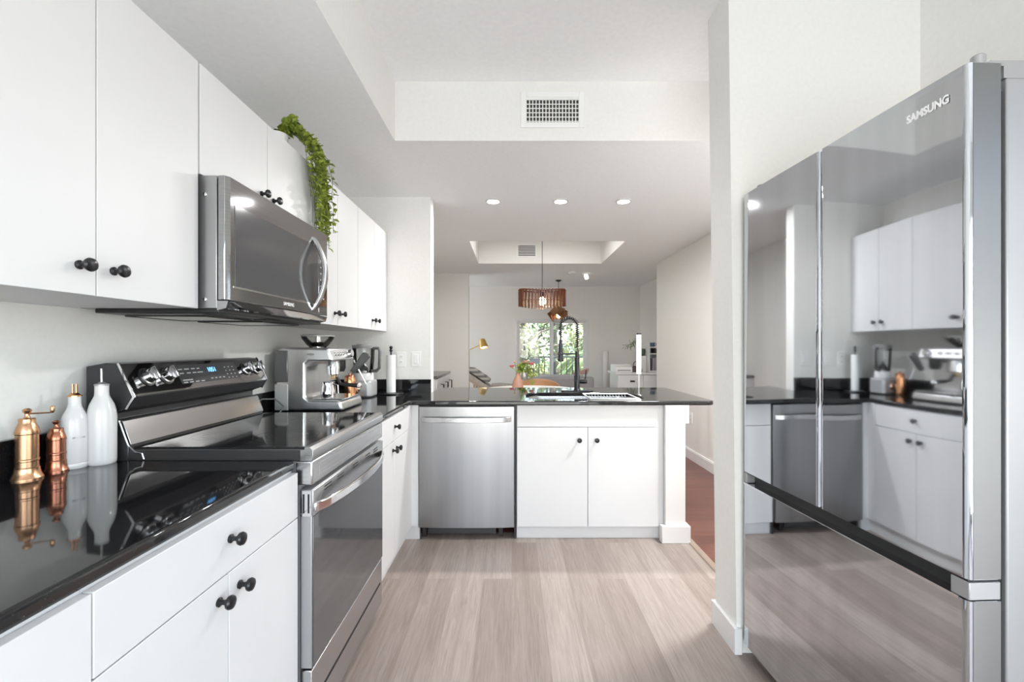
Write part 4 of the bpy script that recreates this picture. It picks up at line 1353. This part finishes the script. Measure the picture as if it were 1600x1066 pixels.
t = thing('lounge_chair', (-.45, 7.35, 0), 'pale wood framed lounge chair with beige seat beside the brass lamp', 'chair')
FR = mat('pale wood frame', (.50, .38, .30), .45)
yb0, yb1 = 7.22, 7.78
for y in (yb0, yb1 - .03):
    build('side_frame', MB().prism([(-.78, .76), (-.74, .78), (-.40, .565), (.04, .56), (.04, .52), (-.41, .525)], 'y', y, y + .03), FR, t, .004)
for (lx_, zt) in ((-.62, .66), (-.02, .53)):
    for y in (yb0, yb1 - .03):
        build('leg', MB().tube([(lx_, y + .015, 0), (lx_ + .02, y + .015, zt)], .017, 8), FR, t)
build('seat', MB().prism([(-.42, .56), (-.40, .60), (-.20, .615), (.02, .600), (.05, .585), (.05, .555)], 'y', yb0 + .035, yb1 - .035), BEIGEFAB, t, .012)
build('backrest', MB().prism([(-.42, .56), (-.36, .60), (-.74, .86), (-.80, .80)], 'y', yb0 + .035, yb1 - .035), BEIGEFAB, t, .012)
tag(build('striped_cushion', MB().prism([(-.405, .655), (-.345, .690), (-.38, .735), (-.62, .895), (-.71, .905), (-.725, .868)], 'y', yb0 + .06, yb1 - .08), STRIPE, None, .02, seg=3),
    'grey striped cushion leaning on the lounge chair back', 'cushion')
tag(build('throw_blanket', MB().prism([(-.34, .606), (-.34, .628), (-.2, .640), (.0, .622), (.10, .60), (.13, .50), (.115, .495), (.065, .59), (-.2, .618)], 'y', yb0 + .08, yb1 - .12), BEIGEFAB, None, .006),
    'beige throw spread over the lounge chair seat', 'blanket')

t = thing('sofa', (.85, 7.75, 0), 'grey upholstered sofa seen from behind below the window', 'sofa')
build('back', MB().box(.33, 1.375, 7.62, 7.80, .10, .735), GREYFAB, t, .03, seg=3)
build('seat_base', MB().box(.34, 1.365, 7.80, 8.40, .10, .40), GREYFAB, t, .03, seg=3)
for x in (.33, 1.255):
    build('arm', MB().box(x, x + .12, 7.80, 8.42, .10, .58), GREYFAB, t, .03, seg=3)
for x in (.38, 1.31):
    for y in (7.66, 8.36):
        build('leg', MB().lathe([(.018, 0), (.022, .10)], x, y, 0, 10), BLACKP, t)
build('back_cushion', MB().box(.47, 1.235, 7.805, 7.95, .42, .765), mat('light grey cushion', (.50, .50, .51), .95), t, .05, seg=3)
build('seat_cushion', MB().box(.455, 1.25, 7.81, 8.40, .40, .50), GREYFAB, t, .03, seg=3)
tag(build('throw_pillow', MB().prism([(1.02, .768), (1.30, .77), (1.335, .875), (1.28, .868), (1.15, .81)], 'y', 7.83, 7.93), mat('dusty rose fabric', (.50, .30, .28), .95), None, .025, seg=3),
    'dusty rose pillow tipped up on the sofa back', 'pillow')

# white cabinet, printer, bag, shelf
t = thing('white_desk', (2.0, 7.2, 0), 'white desk with drawers in the corner by the hall wall', 'desk')
build('desktop', MB().box(1.585, 2.405, 6.92, 7.55, .82, .850), TRIM, t, .003)
build('drawer_case', MB().box(1.62, 2.0, 6.95, 7.52, .05, .82), TRIM, t, .003)
build('cupboard_case', MB().box(2.0, 2.40, 6.95, 7.52, .05, .82), TRIM, t, .002)
for (a, b_) in ((2.006, 2.198), (2.202, 2.394)):
    build('cupboard_door', MB().box(a, b_, 6.932, 6.95, .06, .813), mat('pale cupboard front', (.74, .76, .76), .4), t, .002)
for x in (1.64, 2.36):
    for y in (6.98, 7.48):
        build('foot', MB().lathe([(.018, 0), (.018, .05)], x, y, 0, 10), BLACKP, t)
for i in range(3):
    z = .06 + i * .253
    d = build('drawer', MB().box(1.628, 1.992, 6.932, 6.95, z, z + .247), mat('pale drawer front', (.74, .75, .77), .4), t, .002)
    build('handle', MB().box(1.80, 1.87, 6.92, 6.932, z + .14, z + .165), BLACKP, d, .002)
t = thing('printer', (1.73, 7.2, .85), 'white office printer on the desk end nearest the window', 'printer')
build('body', MB().prism([(7.02, .8505), (7.02, .93), (7.10, .955), (7.40, .955), (7.40, .8505)], 'x', 1.60, 1.86), PLASTIC_W, t, .008)
build('paper_slot', MB().box(1.63, 1.83, 7.012, 7.022, .875, .888), mat('grey slot', (.25, .25, .25), .5), t)
build('lid', MB().box(1.605, 1.855, 7.11, 7.395, .955, .968), PLASTIC_W, t, .004)
t = thing('handbag', (1.93, 7.15, .85), 'dark brown leather handbag on the white desk beside the printer', 'bag')
build('body', MB().prism([(1.875, .8505), (1.885, .92), (1.92, .945), (2.0, .94), (2.03, .90), (2.035, .8505)], 'y', 7.09, 7.2), mat('dark brown leather', (.10, .06, .05), .5), t, .015, seg=3)
build('strap', MB().tube([(1.90, 7.145, .93), (1.915, 7.145, 1.0), (1.96, 7.145, 1.02), (2.0, 7.145, .99), (2.01, 7.145, .93)], .006, 8), mat('dark strap', (.05, .035, .03), .5), t)
t = thing('cube_shelf', (2.27, 7.25, .85), 'white two tier cube shelf standing on the white desk', 'shelf')
for (n_, a) in (('side_panel', (2.145, 2.16, 7.12, 7.40, .8505, 1.245)), ('side_panel', (2.385, 2.40, 7.12, 7.40, .8505, 1.245)), ('shelf_board', (2.16, 2.385, 7.12, 7.40, 1.228, 1.245)),
                ('shelf_board', (2.16, 2.385, 7.12, 7.40, 1.125, 1.142)), ('shelf_board', (2.16, 2.385, 7.12, 7.40, .8505, .870)), ('back_panel', (2.16, 2.385, 7.385, 7.40, .87, 1.228))):
    build(n_, MB().box(*a), TRIM, t)
bk = [(.20, 'charcoal book leaning against the inner side of the cube shelf', (.07, .07, .08)), (.19, 'mauve book next to the charcoal one on the cube shelf', (.38, .30, .33)),
      (.20, 'grey book in the middle of the cube shelf row', (.33, .33, .35)), (.18, 'dark plum book past the middle of the cube shelf row', (.12, .08, .10)), (.19, 'pale lilac book at the wall end of the cube shelf row', (.50, .44, .48))]
for i, (h_, lb, c) in enumerate(bk):
    x = 2.168 + i * .036
    t = thing('book', (x, 7.2, .87), lb, 'book', 'books on the cube shelf')
    mk = mat('book cover', c, .6)
    build('cover', MB().prism([(x + .028, .8705), (x + .033, .8705 + h_), (x + .003, .871 + h_), (x - .002, .8705)], 'y', 7.14, 7.33), mk, t, .001)
    build('pages', MB().prism([(x + .026, .872), (x + .031, .8725 + h_), (x + .005, .8725 + h_), (x, .872)], 'y', 7.142, 7.334), PAPER, t)
t = thing('desk_box', (2.27, 7.25, 1.142), 'dark grey storage box in the upper tier of the cube shelf', 'box')
build('body', MB().box(2.25, 2.375, 7.14, 7.36, 1.1425, 1.205), mat('dark grey card', (.10, .10, .11), .7), t, .003)
build('lid', MB().box(2.247, 2.378, 7.137, 7.363, 1.205, 1.216), mat('mid grey card', (.2, .2, .21), .7), t, .002)
t = thing('blue_mug', (2.22, 7.2, 1.245), 'dark blue mug standing on top of the cube shelf', 'mug')
build('body', MB().lathe([(.030, 0), (.036, .005), (.038, .065), (.034, .065), (.032, .01)], 2.22, 7.2, 1.2455), mat('navy glaze', (.04, .07, .16), .3), t)
build('handle', MB().tube([(2.256, 7.2, 1.30), (2.278, 7.2, 1.295), (2.278, 7.2, 1.268), (2.254, 7.2, 1.26)], .005, 8), mat('navy glaze handle', (.04, .07, .16), .3), t)
t = thing('white_crate', (2.08, 7.2, .85), 'white storage crate on the desk carrying the green planter', 'box')
build('body', MB().box(2.04, 2.14, 7.24, 7.40, .8505, 1.10), TRIM, t, .004)
t = thing('desk_planter', (2.09, 7.32, 1.1), 'dark green pot with a leaning palm sprig by the cube shelf', 'plant')
build('pot', MB().lathe([(.035, 0), (.046, .01), (.05, .08), (.044, .115), (.038, .115), (.04, .08)], 2.09, 7.32, 1.1005), mat('dark green glaze', (.06, .09, .07), .4), t)
mb = MB()
rnd = random.Random(9)
stm = MB()
for k in range(4):
    a_ = (-.10 - .05 * k, -.04 + .02 * k, .26 - .06 * k)
    pts = [Vector((2.09, 7.32, 1.2)), Vector((2.09 + a_[0] * .4, 7.32 + a_[1], 1.2 + a_[2] * .7)), Vector((2.09 + a_[0], 7.32 + a_[1] * 2, 1.2 + a_[2] * .62))]
    stm.tube(pts, .003, 5)
    for q in range(12):
        p = pts[1].lerp(pts[2], q / 11)
        mb.leaf(p, (rnd.uniform(-1, .2), rnd.uniform(-.7, .7), rnd.uniform(-.5, .5)), (0, 0, 1), .08, .014)
build('stems', stm, LEAF, t)
build('fronds', mb, LEAF2, t, smooth=0, recalc=False)

# slim tower lamp just beyond the peninsula
SXL, SYL = 1.165, 4.18
t = thing('tower_lamp', (SXL, SYL, 0), 'slim white column floor lamp with black cap just beyond the peninsula', 'floor lamp')
build('base', MB().lathe([(.12, 0), (.12, .015), (.012, .022)], SXL, SYL, 0, 28), PLASTIC_W, t)
build('pole', MB().lathe([(.008, .02), (.008, 1.005)], SXL, SYL, 0, 12), mat('grey pole', (.55, .56, .56), .4, .5), t)
tb = build('light_column', MB().lathe([(.014, .995), (.021, 1.0), (.021, 1.355)], SXL, SYL, 0, 20), emit('white lamp diffuser', (1, 1, .99), 3), t)
build('cap', MB().lathe([(.021, 1.355), (.021, 1.368), (.015, 1.371)], SXL, SYL, 0, 20), BLACKP, t)
mb = MB()
for z in (1.19, 1.07):
    mb.lathe([(.0214, z), (.0214, z + .004)], SXL, SYL, 0, 20)
build('seam_ring', mb, FRIDGE_SIDE, tb)

t = thing('tower_fan', (1.72, 8.35, 0), 'pale slim upright tower fan against the far wall beside the window', 'fan')
build('base', MB().lathe([(.14, 0), (.14, .02), (.03, .03)], 1.72, 8.35, 0, 28), WALL, t)
build('column', MB().lathe([(.05, .03), (.055, .3), (.052, 1.14), (.045, 1.165), (.01, 1.17)], 1.72, 8.35, 0, 20), mat('off white plastic', (.78, .77, .74), .5), t)

t = thing('smoke_detector', (.86, 7.0, CEIL), 'small round white smoke detector on the living room ceiling', 'smoke detector')
build('body', MB().lathe([(.065, 0), (.065, -.018), (.05, -.03), (.01, -.032)], .92, 6.9, CEIL), PLASTIC_W, t)
t = thing('ceiling_spotlight', (1.16, 7.1, CEIL), 'small lit spotlight on the living room ceiling', 'ceiling light')
build('base', MB().lathe([(.05, 0), (.05, -.012), (.02, -.02)], 1.14, 7.05, CEIL), PLASTIC_W, t)
build('spot_head', MB().turn([(.025, 0), (.032, .02), (.032, .07), (.028, .072)], (1.14, 7.05, CEIL - .02), (.2, -.45, -.8), 16), emit('spot head', (1, .98, .95), 1.5), t)

# ------------------------------------------------------------------ balcony and trees beyond the window
struct('floor_balcony', MB().box(-1.2, 3.0, 8.7, 10.2, -.12, -.02), mat('grey balcony slab', (.5, .5, .49), .8), 'grey balcony slab beyond the window', 'balcony floor')
struct('ground', MB().box(-40, 40, 8.9, 90, -3.3, -3.2), add_noise(mat('garden ground', rough=.95), .6, (.30, .34, .16), (.50, .50, .34)), 'pale garden ground far below the balcony', 'ground')
t = thing('balcony_railing', (.9, 10.1, -.02), 'dark metal balcony railing with upright bars', 'railing')
RAIL = mat('dark green metal', (.06, .075, .07), .5, .4)
build('top_rail', MB().box(-1.2, 3.0, 10.07, 10.13, 1.0, 1.04), RAIL, t, .004)
build('bottom_rail', MB().box(-1.2, 3.0, 10.085, 10.115, .08, .11), RAIL, t)
for k in range(34):
    x = -1.14 + .124 * k
    build('baluster', MB().box(x - .009, x + .009, 10.091, 10.109, .11, 1.0), RAIL, t, smooth=0)
for x in (-1.19, .93, 2.99):
    build('post', MB().box(x - .022, x + .022, 10.078, 10.122, -.02, 1.0), RAIL, t)

t = thing('hanging_planter', (.42, 10.0, .92), 'grey trough planter with sparse plant hooked on the balcony railing', 'planter')
build('trough', MB().prism([(.40, .88), (.38, .99), (.62, .99), (.60, .88)], 'y', 9.93, 10.065), mat('grey trough', (.3, .28, .27), .7), t, .004)
mb = MB()
rnd = random.Random(21)
for k in range(60):
    mb.leaf((rnd.uniform(.36, .64), rnd.uniform(9.95, 10.05), rnd.uniform(1.0, 1.10)), (rnd.uniform(-1, 1), rnd.uniform(-1, 1), rnd.uniform(0, 1.5)), (0, 0, 1), .07, .03)
build('foliage', mb, LEAF2, t, smooth=0, recalc=False)
build('stake', MB().tube([(.36, 10.0, .98), (.33, 10.0, 1.2)], .012, 6), BARK, t)

t = thing('neighbour_shed', (3.2, 22, -3.2), 'pale green roofed building behind the balcony railing', 'building')
build('walls', MB().box(1.9, 4.0, 20.6, 24, -3.2, .55), mat('cream stucco', (.75, .72, .62), .8), t)
build('roof', MB().prism([(1.65, .50), (2.35, 1.32), (3.45, 1.32), (4.25, .50)], 'y', 20.3, 24.3), mat('pale green roof', (.30, .42, .36), .7), t)
build('ridge_beam', MB().box(2.2, 3.6, 20.25, 24.35, 1.32, 1.40), RAIL, t)


def tree(x, y, h, cr, m, label, seed, dens=700, leafsz=.22, squash=1.0, trunk_r=.14):
    rnd = random.Random(seed)
    t = thing('tree', (x, y, -3.2), label, 'tree', 'trees beyond the balcony')
    zc = h - cr * squash
    mb = MB().tube([(x, y, -3.2), (x + .1, y, -1.0), (x - .05, y, zc - .3), (x, y, zc + cr * .5)], [trunk_r * 1.3, trunk_r, trunk_r * .8, .04], 10)
    for k in range(9):
        an, el = rnd.uniform(0, 2 * PI), rnd.uniform(.1, 1.0)
        a = Vector((x, y, zc + rnd.uniform(-.6, .3) * cr))
        b_ = a + Vector((math.cos(an) * math.cos(el), math.sin(an) * math.cos(el), math.sin(el))) * cr * .85
        mb.tube([a, a.lerp(b_, .5) + Vector((0, 0, .08)), b_], [.06, .035, .012], 6)
    build('trunk', mb, BARK, t)
    lv = MB()
    blobs = []
    for k in range(16):
        v = Vector((rnd.gauss(0, 1), rnd.gauss(0, 1), rnd.gauss(0, 1))).normalized() * cr * rnd.uniform(.35, .85)
        blobs.append(Vector((x + v.x, y + v.y, zc + v.z * squash)))
    for k in range(dens):
        c = rnd.choice(blobs)
        v = Vector((rnd.gauss(0, 1), rnd.gauss(0, 1), rnd.gauss(0, .8))) * cr * .20
        lv.leaf(c + v, (rnd.gauss(0, 1), rnd.gauss(0, 1), rnd.gauss(-.3, .7)), (rnd.gauss(0, .5), rnd.gauss(0, .5), 1), leafsz * rnd.uniform(.7, 1.3), leafsz * .55)
    build('crown', lv, m, t, smooth=0, recalc=False)
    return t


tree(.35, 14.5, 3.6, 1.6, LEAF2, 'dark green tree seen through the first window pane', 31, 900, .20)
tree(1.45, 15.5, 3.5, 1.15, LEAF2, 'slim tree with thick grey trunk beside the window mullion', 32, 500, .20, trunk_r=.15)
tree(.25, 19, 1.9, 2.1, LEAF3, 'yellow green bushy tree behind the hanging planter', 33, 1300, .26)
tree(2.9, 17.5, 2.15, 1.6, LEAF3, 'yellow green tree rising beside the pale green roof', 34, 1000, .24)
tree(4.1, 20, 3.4, 1.5, LEAF2, 'green tree at the far side of the second window pane', 35, 800, .24)
tree(-1.2, 20, 3.2, 2.2, LEAF3, 'broad pale tree at the lamp side of the window', 36, 1000, .26)
tree(1.3, 26, 1.6, 3.0, LEAF3, 'low wide yellow green tree farthest behind the railing', 37, 1500, .34)

t = thing('palm_tree', (2.85, 13.8, -3.2), 'palm with arching fronds behind the faucet hose', 'palm tree', 'trees beyond the balcony')
build('trunk', MB().tube([(2.9, 13.8, -3.2), (2.85, 13.8, -.5), (2.75, 13.8, .95)], [.16, .13, .11], 10), BARK, t)
rnd = random.Random(77)
mb = MB()
for k in range(16):
    an = 2 * PI * k / 16 + rnd.uniform(-.15, .15)
    up_ = rnd.uniform(.2, .9)
    pts = []
    for j in range(9):
        u_ = j / 8
        pts.append(Vector((2.75 + math.cos(an) * 1.35 * u_, 13.8 + math.sin(an) * 1.35 * u_, .95 + up_ * 1.1 * u_ - 1.35 * u_ * u_ * (.5 + .4 * up_))))
    mb.tube(pts, [.018 - .0017 * j for j in range(9)], 5)
    for a, b_ in zip(pts, pts[1:]):
        d = (b_ - a).normalized()
        sd_ = d.cross(Vector((0, 0, 1))).normalized()
        for q in range(5):
            p = a.lerp(b_, q / 5)
            for s_ in (-1, 1):
                mb.leaf(p, d * .6 + sd_ * s_ + Vector((0, 0, -.35)), (0, 0, 1), .38, .035)
build('fronds', mb, LEAF2, t, smooth=0, recalc=False)
